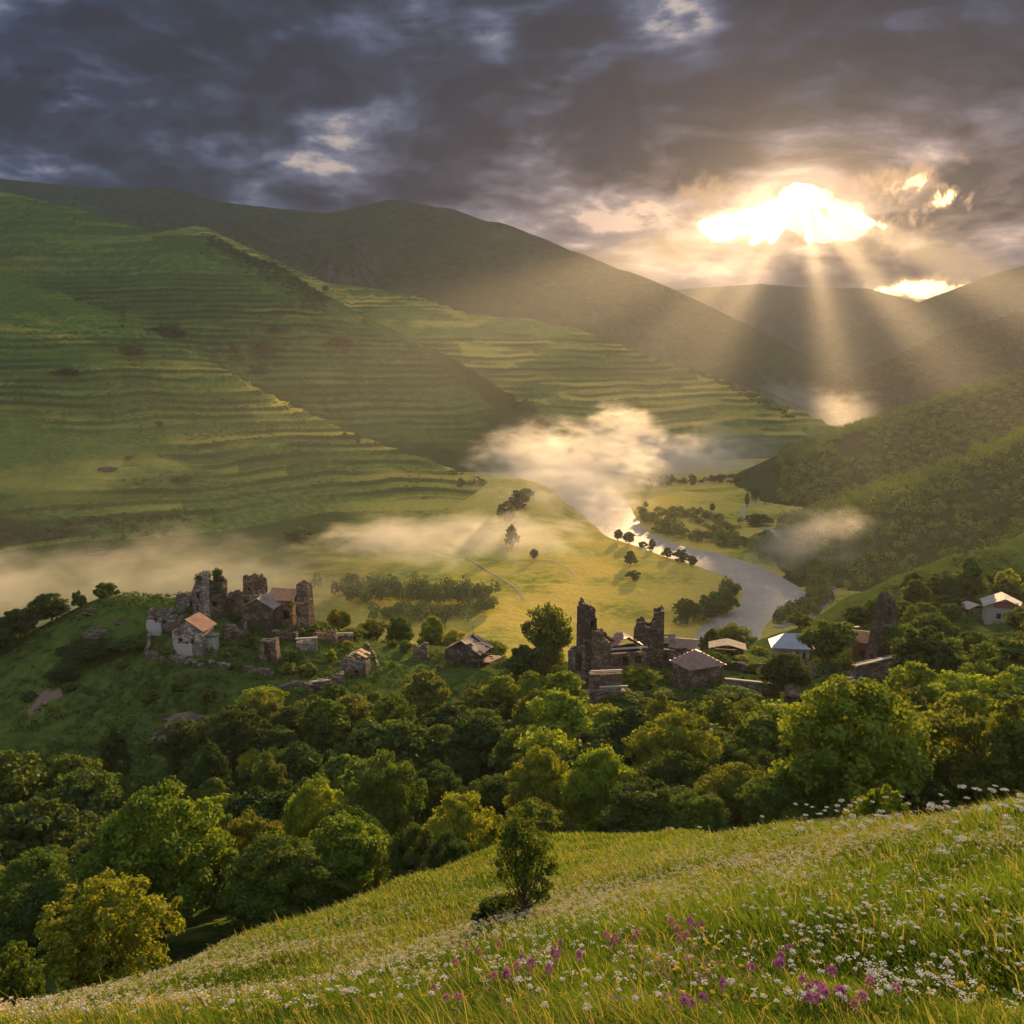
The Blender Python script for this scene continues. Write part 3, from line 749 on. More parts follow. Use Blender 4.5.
# the wood's front row, below the meadow
FRONT = [
    ('big0', 150, 793, 150, 72, 'bright green', "large bright green tree with a rounded crown at the lower left of the wood"),
    ('feather', 98, 868, 150, 50, 'yellow-green', "feathery yellowish tree in front of the large bright green tree at the lower left"),
    ('feather', 8, 935, 70, 42, 'mid green', "small loose-leaved tree cut by the left edge beside the meadow's corner"),
    ('big1', 30, 880, 110, 62, 'deep green', "deep green tree behind the feathery yellowish tree at the far left"),
    ('big2', 275, 842, 118, 70, 'mid green', "dark rounded tree right of the large bright green one, hugging the meadow edge"),
    ('big1', 252, 808, 80, 80, 'olive green', "olive-topped tree rising behind the dark rounded tree"),
    ('big3', 345, 812, 112, 76, 'bright green', "wide yellow-flecked tree above the middle of the meadow's left edge"),
    ('big0', 312, 783, 78, 90, 'yellow-green', "yellow-green tree peeping out behind the wide yellow-flecked tree"),
    ('big2', 386, 758, 86, 95, 'mid green', "domed mid green tree standing higher than its neighbours left of centre"),
    ('big3', 412, 822, 74, 72, 'deep green', "deep green tree just above the meadow's left-hand crest"),
    ('big1', 462, 790, 92, 80, 'yellow-green', "yellow-green tree directly left of the lone young tree's top"),
    ('big2', 448, 836, 62, 66, 'dark green', "low dark tree at the meadow's edge left of the lone young tree"),
    ('big0', 540, 748, 76, 98, 'golden green', "golden-topped tree behind the lone young tree's tip"),
    ('big3', 600, 742, 92, 94, 'yellow-green', "tree with golden top in the middle of the wood above the meadow crest"),
    ('big1', 655, 782, 120, 82, 'deep green', "broad deep green tree touching the meadow's crest near the centre"),
    ('big2', 672, 714, 98, 112, 'golden green', "big golden-green dome below the red-roofed stone house"),
    ('big3', 738, 762, 96, 84, 'olive green', "olive tree with drooping boughs left of the biggest tree"),
    ('big1', 700, 790, 80, 78, 'mid green', "mid green tree between the olive drooping tree and the meadow crest"),
    ('big0', 852, 680, 172, 80, 'bright green', "biggest bright green tree of the wood, in front of the tall tapering tower"),
    ('big2', 790, 775, 90, 78, 'mid green', "bushy tree filling the left skirt of the biggest bright green tree"),
    ('big1', 972, 704, 122, 82, 'olive green', "dark olive tree right of the biggest bright green tree"),
    ('bigcone', 1018, 698, 100, 76, 'olive green', "olive tree cut by the right edge above the flowering meadow"),
    ('big3', 925, 770, 90, 74, 'dark green', "dark tree low between the biggest tree and the olive tree on the right"),
    ('hazel', 890, 782, 84, 33, 'bright green', "small bright bush rising just behind the right part of the flowering meadow"),
]
for k, px, top, wp, yy, colr, lb in FRONT:
    tree_px(k, px, top, wp, yy, colr, lb, category='bush' if k == 'hazel' else 'tree')
# the lone young tree on the meadow
q = hit(524, 925, 3, 60)
add_tree('sapling', q[0], q[1], (925 - 808) * q[1] / F_PX * 1.48, 74 * q[1] / F_PX, 'mid green', "lone young tree with a ragged golden tip standing in the meadow", category='tree')
add_tree('bush0', q[0] - 0.5, q[1] + 0.3, 45 * q[1] / F_PX, 70 * q[1] / F_PX, 'dark green', "low dark bush at the foot of the lone young tree", category='bush')

# trees among the ruins and on the slopes: (kind, px, top, width px, distance, colour, label)
TOWN = [
    ('mid0', 548, 603, 54, 212, 'olive green', "round tree touching the left side of the highest ruined tower"),
    ('mid1', 526, 640, 50, 196, 'deep green', "deep green tree just below and left of the highest ruined tower"),
    ('mid3', 612, 668, 0, 0, '', ''),
    ('mid1', 637, 664, 50, 196, 'yellow-green', "golden-edged tree right of the stepped stone terrace below the big ruin"),
    ('mid3', 622, 694, 56, 180, 'mid green', "rounded tree under the stepped stone terrace"),
    ('mid2', 662, 690, 42, 188, 'olive green', "small olive tree left below the red-roofed stone house"),
    ('mid0', 735, 690, 66, 172, 'mid green', "mid green tree below the grassy terrace walls right of the red-roofed house"),
    ('mid3', 790, 655, 54, 190, 'deep green', "dark round tree in front of the pale blue metal roof"),
    ('mid0', 830, 618, 60, 226, 'mid green', "tree between the pale blue roof and the orange-roofed house"),
    ('mid1', 930, 622, 78, 172, 'deep green', "big dark tree right of the tall tapering tower"),
    ('mid3', 1008, 640, 84, 160, 'mid green', "green tree under the white house at the right edge"),
    ('mid4', 968, 655, 60, 165, 'dark green', "dark low tree between the big dark tree and the right edge"),
    ('poplar', 972, 556, 24, 335, 'mid green', "tall narrow poplar above the white house"),
    ('mid0', 735, 622, 46, 295, 'mid green', "bushy tree on the near river bank beside the pale blue roof"),
    ('mid2', 712, 626, 26, 285, 'deep green', "small pointed tree at the water's edge left of the bushy one"),
    ('mid3', 50, 594, 40, 238, 'deep green', "tallest dark tree at the left end of the grassy hill's skyline"),
    ('mid1', 18, 606, 46, 232, 'dark green', "dark tree cut by the left edge on the hill's skyline"),
    ('mid4', -12, 620, 50, 225, 'dark green', "dark tree mostly outside the left edge"),
    ('bush1', 78, 591, 14, 240, 'deep green', "small round bush on the skyline left of the hilltop"),
    ('bush1', 104, 583, 24, 243, 'mid green', "dome-shaped bush on the very top of the grassy hill"),
    ('mid4', 92, 640, 66, 214, 'dark green', "spreading dark thicket tree on the face of the grassy hill"),
    ('mid4', 132, 636, 46, 212, 'deep green', "dark thicket tree left below the house with the tiled roof"),
    ('mid3', 62, 668, 34, 205, 'dark green', "small dark tree beside the bare earth patch on the grassy hill"),
    ('mid0', 372, 618, 34, 250, 'olive green', "tree right of the slender tapering tower, behind the broken walls"),
    ('mid1', 400, 612, 34, 262, 'mid green', "rounded tree behind the shoulder of the hill left of the tumbledown shed"),
    ('mid3', 432, 617, 30, 264, 'yellow-green', "sunlit tree directly left above the tumbledown shed"),
    ('mid0', 455, 627, 30, 258, 'golden green', "small golden tree behind the tumbledown shed's ridge"),
    ('mid4', 338, 606, 26, 246, 'golden green', "low sunlit bush-like tree right beside the slender tapering tower"),
    ('mid4', 352, 628, 30, 236, 'yellow-green', "sunlit low tree above the broken walls right of the hilltop cluster"),
    ('mid0', 492, 640, 34, 246, 'yellow-green', "sunlit tree right of the tumbledown shed"),
    ('mid2', 548, 640, 34, 226, 'mid green', "small tree tucked between the round tree and the tower's foot"),
    ('mid3', 262, 688, 54, 178, 'yellow-green', "sunlit tree below the low doorway ruin"),
    ('mid0', 305, 700, 50, 170, 'olive green', "olive-topped tree left of the arched cellar ruin"),
    ('mid1', 215, 715, 50, 166, 'mid green', "tree just below the brown rock outcrop"),
    ('mid4', 800, 612, 26, 300, 'olive green', "low tree on the meadow ridge behind the pale blue roof"),
    ('mid1', 905, 598, 40, 300, 'mid green', "tree behind the tall tapering tower's right shoulder"),
    ('mid3', 860, 606, 34, 290, 'deep green', "tree behind the tall tapering tower's left shoulder"),
]
for k, px, top, wp, yy, colr, lb in TOWN:
    if wp: tree_px(k, px, top, wp, yy, colr, lb, category='bush' if k.startswith('bush') else 'tree')

# the wood in the ravine: filled on a jittered grid
_wb = ([-400, 0, 60, 120, 200, 260, 300, 380, 450, 500, 540, 600, 650, 700, 760, 800, 840, 900, 1024, 1400], [850, 838, 800, 770, 772, 742, 728, 714, 722, 712, 718, 742, 742, 738, 728, 735, 722, 705, 690, 660])
def wood():
    rng = random.Random(7); n = 0
    y = 84.0
    while y < 215:
        sp = 9.6
        x = -0.66 * y
        while x < 0.68 * y:
            xx = x + rng.uniform(-2.8, 2.8); yy = y + rng.uniform(-2.8, 2.8)
            x += sp
            z = gz(xx, yy); bx, by = topix(xx, yy, z)
            if by < np.interp(bx, *_wb): continue
            if any(math.hypot(xx - u[0], yy - u[1]) < 0.62 * u[2] + 2.0 for u in USED): continue
            h = rng.uniform(7.0, 14.5); w_ = h * rng.uniform(0.7, 1.1)
            tx, ty = topix(xx, yy, z + h)
            lim = np.interp(bx, [-200, 0, 200, 250, 350, 430, 520, 566, 575, 625, 640, 760, 800, 850, 900, 1100], [740, 735, 715, 690, 672, 664, 664, 668, 706, 704, 692, 694, 706, 696, 650, 640])
            if ty < lim: h = h * (by - lim) / (by - ty); w_ = min(w_, h * 1.25)
            if h < 4.5: continue
            col = rng.choice(['dark green', 'dark green', 'deep green', 'deep green', 'mid green'])
            if ty < 700 or rng.random() < 0.12: col = rng.choice(['mid green', 'olive green', 'yellow-green'])
            side = 'left' if bx < 340 else ('middle' if bx < 690 else 'right')
            where = {'left': "below the grassy hill", 'middle': "below the big ruin", 'right': "below the tapering tower"}[side]
            depth = "front" if yy < 115 else ("middle" if yy < 150 else "back")
            kind = f"mid{rng.randrange(5)}" if yy > 105 else f"big{rng.randrange(4)}"
            if rng.random() < 0.16: kind = rng.choice(['poplar', 'feather', 'bigcone']); w_ *= 0.7 if kind != 'feather' else 1
            add_tree(kind, xx, yy, h, w_, col, name='broadleaf_tree', label=f"{col} leafy tree in the {depth} rows of the dense wood {where}", group=f"{col} trees in the {depth} of the wood {where}", z=z)
            n += 1
        y += sp * 0.9
    return n
n_wood = wood()

# right-hand slopes round the white house, up to the forest
def right_slope():
    rng = random.Random(12); n = 0
    y = 185.0
    while y < 760:
        sp = 9.5 + (y - 185) * 0.014
        x = 0.36 * y
        while x < 0.70 * y:
            xx = x + rng.uniform(-3, 3); yy = y + rng.uniform(-3, 3); x += sp
            z = gz(xx, yy); bx, by = topix(xx, yy, z)
            # open meadow on the ridge, houses
            lim = np.interp(bx, [800, 850, 900, 950, 985, 1010, 1100], [500, 500, 500, 560, 600, 640, 700])
            ridge = np.interp(bx, [760, 830, 890, 950, 1000, 1100], [640, 606, 577, 553, 560, 560])
            if by < ridge - 2 and yy < 520: continue
            open_ = (ridge - 4 < by < ridge + (30 if bx < 960 else 14)) and bx < 1000
            if open_ and rng.random() > 0.04: continue
            if yy > 520 and bx < 930: continue
            if by > 700 or bx < 905 and by > 630: continue
            if bx < 880: continue
            if 948 < bx < 1024 and 590 < by < 660 and yy < 330: continue
            if any(math.hypot(xx - u[0], yy - u[1]) < 0.6 * u[2] + 2 for u in USED): continue
            if n >= 75: continue
            h = rng.uniform(7.5, 12.5); w_ = rng.uniform(8.5, 13)
            col = rng.choice(['dark green', 'deep green', 'deep green', 'mid green', 'mid green', 'olive green', 'yellow-green'])
            zone = "around the white house" if yy < 330 else "above the white house towards the forest"
            add_tree(f"mid{rng.randrange(5)}" if yy < 330 else f"far{rng.choice([0, 2, 0])}", xx, yy, h, w_, col, f"{col} tree on the right-hand slope {zone}", group=f"{col} trees {zone}", z=z)
            n += 1
        y += sp * 0.95
    return n
n_right = right_slope()

# single trees and bushes far down the valley: (kind, px, base py, height px, width px, colour, where)
FAR = [
    ('far0', 618, 541, 13, 11, "first tree of the row on the near river bank, counted from the mist"), ('far0', 629, 544, 14, 12, "second tree of the river bank row from the mist"),
    ('far2', 643, 548, 7, 9, "lowest tree in the river bank row"), ('far0', 652, 551, 12, 11, "fourth tree in the river bank row"), ('far0', 667, 558, 12, 13, "round tree in the river bank row before the bend"),
    ('far2', 681, 562, 12, 15, "widest tree in the river bank row"), ('far0', 692, 567, 12, 9, "last tree in the river bank row"), ('far0', 630, 566, 17, 13, "lone grey-green tree in the pasture below the river bank row"),
    ('far2', 633, 580, 9, 18, "low bush patch in the middle of the pasture below the lone tree"), ('far0', 686, 624, 27, 24, "tall tree right behind the broken tower on the river plain"),
    ('far0', 733, 598, 16, 13, "tree on the outer point of the river bend"),
    ('far2', 722, 614, 26, 34, "bushy tree leaning over the river bend"), ('far2', 704, 620, 24, 32, "spreading bank tree above the river narrows"),
    ('pine', 747, 508, 18, 5, "slender conifer left of the road bend"), ('pine', 765, 505, 16, 5, "dark slender conifer beside the road bend"), ('pine', 788, 492, 15, 5, "slender conifer on the pasture rise"), ('pine', 801, 490, 16, 6, "conifer nearest the forest edge"),
    ('far0', 755, 502, 16, 12, "round tree above the road bend"), ('far0', 804, 504, 10, 8, "small tree on the pasture below the forest edge"), ('far0', 806, 514, 9, 7, "tiny tree on the pasture by the mist patch"),
    ('far2', 758, 526, 14, 24, "bushy clump beside the road"), ('far2', 697, 515, 6, 7, "small bush on the far pasture"), ('far0', 712, 512, 8, 6, "small tree on the far pasture"),
    ('far0', 512, 548, 22, 16, "tree at the foot of the terraced spur"), ('far0', 506, 526, 24, 18, "dark tree on the end of the terraced spur"), ('far2', 518, 510, 20, 20, "bushy tree on the spur's tip by the mist"), ('far0', 527, 500, 14, 14, "tree half sunk in the bright mist"), ('far0', 534, 560, 14, 10, "little tree below the terraced spur's tip"),
    ('far0', 461, 488, 10, 10, "round tree alone on the end of the terraced spur"), ('far0', 358, 446, 18, 11, "tree on the crest of the nearest terraced spur"), ('far0', 345, 440, 9, 9, "bush on the crest left of the crest tree"),
    ('far2', 262, 355, 14, 22, "dark bush clump in the fold behind the nearest spur"), ('far2', 132, 355, 16, 26, "wide dark bush clump high on the left terraces"), ('far2', 66, 375, 7, 20, "dark hedge-like bush on the upper left terraces"),
    ('far2', 170, 338, 14, 28, "broad bush clump in the middle of the second terraced hill"), ('far0', 325, 292, 6, 7, "bush on the second hill's shoulder"), ('far2', 276, 332, 9, 24, "bush row on the second hill's terraces"), ('far0', 365, 325, 8, 9, "bush right of the second hill's shoulder"),
    ('far2', 340, 345, 8, 26, "low bush line below the second hill's shoulder"), ('far0', 236, 355, 9, 10, "lone bush on the dark slope of the second hill"), ('far2', 260, 372, 8, 16, "bush on the lower dark slope of the second hill"),
    ('far2', 180, 482, 7, 16, "dark bush on a terrace bank of the nearest hill"), ('far0', 160, 428, 8, 8, "bush among the middle terraces of the nearest hill"), ('far2', 300, 540, 12, 30, "bush clump at the lower terraces above the mist"),
]
for k, px, py, hp, wp, where in FAR:
    q = hit(px, py, 340, 6000); s = q[1] / F_PX
    word_ = {'far0': 'round tree', 'far1': 'tree', 'far2': 'bush', 'pine': 'conifer'}[k]
    k = random.choice(['far0', 'far1', 'mid0', 'mid3', 'feather']) if k == 'far0' else k
    add_tree(k, q[0], q[1], hp * s * random.uniform(.85, 1.15), wp * s * random.uniform(.8, 1.25), random.choice(['deep green', 'mid green', 'dark green']), where, category='bush' if k == 'far2' else 'tree', z=q[2], name={'far2': 'bush', 'pine': 'conifer_tree'}.get(k, 'broadleaf_tree'))

# belts of trees on the valley floor and the far forests: stuff, nobody could count them
M_FLEAF = leaf_mat("far_leaves", 0.2)
def forest_mesh(name, P, H, Wd, rng, per=70, leaf=1.1, cone=None):
    n = len(P); k = np.repeat(np.arange(n), per); m_ = len(k)
    d = rng.normal(size=(m_, 3)); d[:, 2] = np.abs(d[:, 2]) * 1.0 - 0.35; d /= np.linalg.norm(d, axis=1)[:, None]
    lump = 1 + 0.22 * np.sin(d[:, 0] * 5 + k * 1.3) * np.cos(d[:, 1] * 5 + k * 2.1)
    r = (0.86 + 0.14 * rng.random(m_)) * lump
    C = P[k] + np.stack([d[:, 0] * r * Wd[k] / 2, d[:, 1] * r * Wd[k] / 2, H[k] * 0.52 + d[:, 2] * r * H[k] * 0.5], 1)
    nr = d + rng.normal(size=(m_, 3)) * 0.25; nr /= np.linalg.norm(nr, axis=1)[:, None]
    V, F = leaves(C, nr, leaf, rng, 1.25)
    tone = np.repeat(np.clip(0.0 + 1.0 * rng.random(n)[k] + 0.2 * (rng.random(m_) - 0.5), 0, 1), 4)
    return mesh_np(name, V, F, M_FLEAF, attrs={"tone": tone})
def scatter(n, xr, yr, rng, keep):
    x = rng.uniform(*xr, n); y = np.exp(rng.uniform(math.log(yr[0]), math.log(yr[1]), n))
    z, reg, ris, tint, rd = terrain(x, y, True)
    f = y * math.cos(PITCH) - z * math.sin(PITCH); up = y * math.sin(PITCH) + z * math.cos(PITCH)
    px = 512 + F_PX * x / f; py = 512 - F_PX * up / f
    m_ = keep(x, y, z, reg, rd, px, py)
    return np.stack([x, y, z], 1)[m_]
def forests():
    rng = np.random.default_rng(5)
    isreg = lambda reg, nm: np.isin(reg, [k for k, n_ in enumerate(RN) if n_ == nm])
    # the two forested hills on the right
    P = scatter(90000, (250, 1900), (650, 2600), rng, lambda x, y, z, reg, rd, px, py: (isreg(reg, "forested_hill") | ((reg == -2) & (y > 640))) & (px < 1120) & (px > 780) & (z > FLOOR + 3) & (fbm(x / 130, y / 130, 3, 66) < 0.5))
    cell = np.floor(P[:, :2] / 14.0).astype(np.int64); _, u_ = np.unique(cell[:, 0] * 100000 + cell[:, 1], return_index=True); P = P[u_]
    y = P[:, 1]; P = P[(y < 2300)]; y = P[:, 1]; vis = np.argsort(y)[:6500]; P = P[vis]; y = P[:, 1]
    W_ = 8 + 15 * rng.random(len(P)) ** 1.4; H = W_ * rng.uniform(0.7, 1.1, len(P))
    o = link("forest_canopy", forest_mesh("forest_canopy", P, H, W_, rng, 84, 1.7), kind='stuff'); o.color = (0.135, 0.205, 0.030, 1)
    o['label'] = "dense broadleaf forest covering the right-hand hills"; o['category'] = "forest"
    # river-side belts
    def belt(pts, wd, n, h0, h1, col, lab):
        L = np.array([fp(*p) for p in pts]); s = np.concatenate([[0], np.cumsum(np.linalg.norm(np.diff(L, axis=0), axis=1))])
        u = rng.uniform(0, s[-1], n); x = np.interp(u, s, L[:, 0]) + rng.normal(0, wd, n); yb = np.interp(u, s, L[:, 1]) + rng.normal(0, wd, n)
        z = terrain(x, yb); k_ = river_d(x, yb) > 3
        Q = np.stack([x, yb, z], 1)[k_]
        o = link("riverside_trees", forest_mesh("riverside_trees", Q, rng.uniform(h0 * .7, h1 * 1.1, len(Q)), rng.uniform(8, 14, len(Q)), rng, 170, 1.6), kind='stuff'); o.color = (*col, 1)
        o['label'] = lab
    belt([(640, 518), (655, 530), (690, 540), (740, 545), (780, 562), (805, 575)], 13, 170, 10, 16, (0.14, 0.18, 0.03), "belt of trees along the far river bank")
    belt([(660, 512), (700, 520), (720, 530)], 26, 60, 8, 13, (0.15, 0.18, 0.035), "thicket on the inside of the far river bend")
    belt([(815, 580), (812, 596), (800, 610), (786, 622)], 12, 75, 8, 13, (0.10, 0.15, 0.026), "trees between the road and the near river bank")
    belt([(340, 596), (380, 600), (440, 603), (478, 600)], 12, 110, 16, 24, (0.085, 0.14, 0.026), "belt of tall trees across the plain behind the village")
    belt([(484, 612), (440, 618), (380, 618)], 10, 45, 10, 15, (0.085, 0.14, 0.026), "second belt of trees across the plain")
    belt([(640, 486), (700, 482), (760, 486), (800, 500)], 22, 120, 10, 15, (0.05, 0.07, 0.022), "dark trees beyond the river bend under the mist")
    belt([(688, 628), (706, 618), (728, 606), (738, 590)], 6, 40, 10, 16, (0.10, 0.15, 0.026), "trees crowding the point of the river bend")
    # scrub in the folds of the terraced hills
    def fold(x, y, z, reg, rd, px, py):
        fz, idx, gap = ridge_heights(x, y)
        return (gap < 30) & ~((px > 360) & (px < 575) & (py > 430)) & (idx <= 2) & (idx >= 0) & (z > FLOOR + 15) & (px > -100)
    P = scatter(90000, (-1900, 900), (1200, 3400), rng, fold)[:5200]
    ed = scatter(9000, (-1500, 200), (1000, 2600), rng, lambda x, y, z, reg, rd, px, py: isreg(reg, "terraced_hill") & (py > 500) & (px < 190) & (py > 530 - 0.1 * px))[:900]
    P = np.concatenate([P, ed])
    # dark wood on the second hill's crest, and tree line on the third spur
    cr = []
    for (pa, pb, n_, sp) in (((212, 236, 2840), (328, 300, 2650), 420, 26), ((690, 392, 2830), (790, 432, 2600), 170, 18), ((340, 285, 3650), (450, 308, 3380), 0, 0), ((560, 250, 5400), (700, 312, 4950), 0, 0)):
        a, b = pt(*pa), pt(*pb)
        for t in rng.random(n_):
            c = a + (b - a) * t; x_ = c[0] + rng.normal(0, sp * 0.6); y_ = c[1] - abs(rng.normal(0, sp * 1.6)) ; cr.append((x_, y_, gz(x_, y_)))
    P = np.concatenate([P, np.array(cr)])
    o = link("hillside_scrub", forest_mesh("hillside_scrub", P, rng.uniform(5, 11, len(P)), rng.uniform(7, 13, len(P)), rng, 34, 2.4), kind='stuff'); o.color = (0.035, 0.075, 0.018, 1)
    # low scrub along the terrace banks
    def bank(x, y, z, reg, rd, px, py):
        lv = terrain(x, y, True)[2]; fr = lv[1] - np.floor(lv[1])
        return isreg(reg, "terraced_hill") & (lv[0] > 0.2) & (fr > 0.70) & (fbm(x / 45, y / 45, 3, 67) > 0.05) & (px > -60) & (px < 560)
    P = scatter(90000, (-1700, 300), (1050, 3000), rng, bank)[:3800]
    o = link("terrace_scrub", forest_mesh("terrace_scrub", P, rng.uniform(1.5, 4.5, len(P)), rng.uniform(3, 8, len(P)), rng, 24, 1.3), kind='stuff'); o.color = (0.045, 0.090, 0.020, 1)
    # scrub on the far mountain sides, right
    P = scatter(26000, (900, 3600), (2800, 5200), rng, lambda x, y, z, reg, rd, px, py: (reg == 8) & (px < 1080))[:3600]
    if len(P):
        o = link("mountain_wood", forest_mesh("mountain_wood", P, rng.uniform(9, 16, len(P)), rng.uniform(16, 30, len(P)), rng, 22, 5.0), kind='stuff'); o.color = (0.035, 0.055, 0.018, 1)
forests()

# scrubby bushes between the ruins
def ruin_bushes():
    rng = random.Random(77)
    spots = [(325, 618), (335, 624), (345, 632), (318, 634), (352, 640), (365, 634), (378, 640), (390, 646), (405, 650), (300, 634), (222, 602), (235, 622), (150, 634), (140, 640), (168, 655), (228, 655), (248, 645), (292, 660), (330, 662), (345, 652), (310, 676), (285, 672), (240, 668), (212, 664), (415, 640), (408, 636), (396, 632), (510, 655), (522, 660), (535, 655), (700, 660), (715, 664), (728, 668), (742, 660), (662, 676), (672, 684), (650, 690), (752, 672), (765, 676), (640, 678), (820, 664), (836, 672), (846, 668), (915, 648), (925, 640), (760, 655), (180, 690), (210, 700), (120, 668), (70, 690), (30, 700), (150, 700)]
    for px, py in spots:
        q = hit(px + rng.uniform(-3, 3), py + rng.uniform(-2, 2), 100, 500)
        side = "left hilltop ruins" if px < 430 else ("middle ruins" if px < 780 else "right-hand houses")
        col = rng.choice(['golden green', 'yellow-green', 'mid green']) if 310 < px < 780 and py < 668 else rng.choice(['mid green', 'deep green', 'olive green'])
        add_tree('bush1', q[0], q[1], rng.uniform(1.4, 3.2), rng.uniform(2.6, 5.5), col, f"low {col} bush growing in the grass among the {side}", category='bush', group=f"{col} bushes among the {side}", z=q[2])
ruin_bushes()
# ------------------------------------------------------------------ stone, roofs and other building materials
def stone_mat(name, c1, c2, c3, scale=1.15, dark=0.15, tone=1.0):
    m, g, out = new_mat(name)
    P = g.n("ShaderNodeTexCoord").outputs['Object']
    Q = g.vm('MULTIPLY', P, (1.0, 1.0, 2.0))
    v = g.n("ShaderNodeTexVoronoi"); g.put(v.inputs['Vector'], Q); v.inputs['Scale'].default_value = scale
    e = g.n("ShaderNodeTexVoronoi", feature='DISTANCE_TO_EDGE'); g.put(e.inputs['Vector'], Q); e.inputs['Scale'].default_value = scale
    n = g.noise(P, 0.35, 6, 0.65); n2 = g.noise(P, 3.2, 5, 0.7)
    c = g.mix(g.xyz(v.outputs['Color'])[0], tuple(k * 0.6 for k in c1), tuple(k * 1.35 for k in c2))
    c = g.mix(g.ss(n, 0.42, 0.62), c, c3)
    c = g.mix(g.m('MULTIPLY', g.ss(n2, 0.35, 0.2), 0.5), c, (0.02, 0.018, 0.015))
    c = g.mix(g.m('MULTIPLY', g.ss(e.outputs['Distance'], 0.07, 0.0), 1 - dark), c, (0.025, 0.022, 0.02))
    b = g.n("ShaderNodeBsdfPrincipled"); g.put(b.inputs['Base Color'], g.mix(1.0, c, (0.86 * tone, 0.80 * tone, 0.72 * tone), 'MULTIPLY')); b.inputs['Roughness'].default_value = 0.92; b.inputs['Specular IOR Level'].default_value = 0.2
    bp = g.n("ShaderNodeBump"); bp.inputs['Strength'].default_value = 0.9; bp.inputs['Distance'].default_value = 0.12
    g.put(bp.inputs['Height'], g.m('ADD', g.m('MINIMUM', e.outputs['Distance'], 0.2), g.m('MULTIPLY', n2, 0.3))); g.t.links.new(bp.outputs[0], b.inputs['Normal'])
    g.t.links.new(b.outputs[0], out.inputs[0]); return m
STONE_DARK = stone_mat("dark_rubble_stone", (0.10, 0.085, 0.072), (0.19, 0.16, 0.135), (0.07, 0.062, 0.055))
STONE_GREY = stone_mat("grey_rubble_stone", (0.17, 0.155, 0.14), (0.28, 0.255, 0.23), (0.12, 0.11, 0.10))
STONE_PALE = stone_mat("pale_worn_plaster_stone", (0.34, 0.31, 0.28), (0.48, 0.45, 0.41), (0.22, 0.20, 0.18))
STONE_RED = stone_mat("reddish_stone", (0.30, 0.19, 0.14), (0.42, 0.28, 0.21), (0.20, 0.14, 0.11))
STONE_BROWN = stone_mat("brown_stone", (0.18, 0.135, 0.105), (0.30, 0.23, 0.18), (0.13, 0.10, 0.08))
def roof_mat(name, c1, c2, stain, scale=4.0, rough=0.8, metal=0.0):
    m, g, out = new_mat(name)
    P = g.n("ShaderNodeTexCoord").outputs['Object']
    w_ = g.n("ShaderNodeTexWave", wave_type='BANDS', bands_direction='X'); g.put(w_.inputs['Vector'], P); w_.inputs['Scale'].default_value = scale; w_.inputs['Distortion'].default_value = 0.6
    n = g.noise(P, 0.7, 6, 0.7); n2 = g.noise(P, 5, 4, 0.7)
    c = g.mix(g.ss(n2, 0.3, 0.7), c1, c2); c = g.mix(g.m('MULTIPLY', g.ss(n, 0.45, 0.68), 0.8), c, stain)
    c = g.mix(g.m('MULTIPLY', w_.outputs['Fac'], 0.25), c, (0.03, 0.025, 0.02))
    b = g.n("ShaderNodeBsdfPrincipled"); g.put(b.inputs['Base Color'], c); b.inputs['Roughness'].default_value = rough; b.inputs['Metallic'].default_value = metal
    bp = g.n("ShaderNodeBump"); bp.inputs['Strength'].default_value = 0.8; bp.inputs['Distance'].default_value = 0.08
    g.put(bp.inputs['Height'], g.m('ADD', w_.outputs['Fac'], n2)); g.t.links.new(bp.outputs[0], b.inputs['Normal'])
    g.t.links.new(b.outputs[0], out.inputs[0]); return m
TILE = roof_mat("clay_tiles", (0.42, 0.20, 0.12), (0.56, 0.31, 0.19), (0.24, 0.14, 0.10))
TILE_OR = roof_mat("orange_tiles", (0.62, 0.28, 0.13), (0.70, 0.40, 0.22), (0.35, 0.20, 0.13))
RUST = roof_mat("rusty_sheet_roof", (0.36, 0.20, 0.16), (0.46, 0.31, 0.26), (0.22, 0.15, 0.13), 2.5, 0.55, 0.1)
SLAB = roof_mat("weathered_roof_slabs", (0.30, 0.24, 0.20), (0.46, 0.38, 0.32), (0.14, 0.12, 0.10), 2.0)
BLUE = roof_mat("pale_blue_metal_roof", (0.46, 0.55, 0.66), (0.58, 0.66, 0.76), (0.36, 0.42, 0.50), 3.0, 0.45, 0.2)
WHITE = roof_mat("white_roof_sheet", (0.55, 0.52, 0.48), (0.68, 0.64, 0.60), (0.36, 0.32, 0.28), 2.0, 0.6)
def plain(name, c, rough=0.8):
    m, g, out = new_mat(name)
    n = g.noise(g.n("ShaderNodeTexCoord").outputs['Object'], 2.5, 6, 0.7)
    b = g.n("ShaderNodeBsdfPrincipled"); g.put(b.inputs['Base Color'], g.mix(n, tuple(k * 0.6 for k in c), tuple(min(1, k * 1.3) for k in c))); b.inputs['Roughness'].default_value = rough
    g.t.links.new(b.outputs[0], out.inputs[0]); return m
PLASTER = plain("white_plaster", (0.42, 0.39, 0.36)); TIMBER = plain("weathered_timber", (0.16, 0.11, 0.075)); TEAL = plain("teal_paint", (0.05, 0.16, 0.15)); GLASSD = plain("dark_window_glass", (0.02, 0.022, 0.028), 0.15)
COPE = plain("pale_coping_stone", (0.50, 0.45, 0.38)); REDPAINT = plain("red_brown_boards", (0.24, 0.09, 0.07)); EARTH = plain("bare_earth", (0.17, 0.115, 0.085))
def rock_mat():
    return stone_mat("outcrop_rock", (0.16, 0.13, 0.115), (0.24, 0.19, 0.165), (0.11, 0.095, 0.085), 0.35, 0.75)
ROCK = rock_mat()

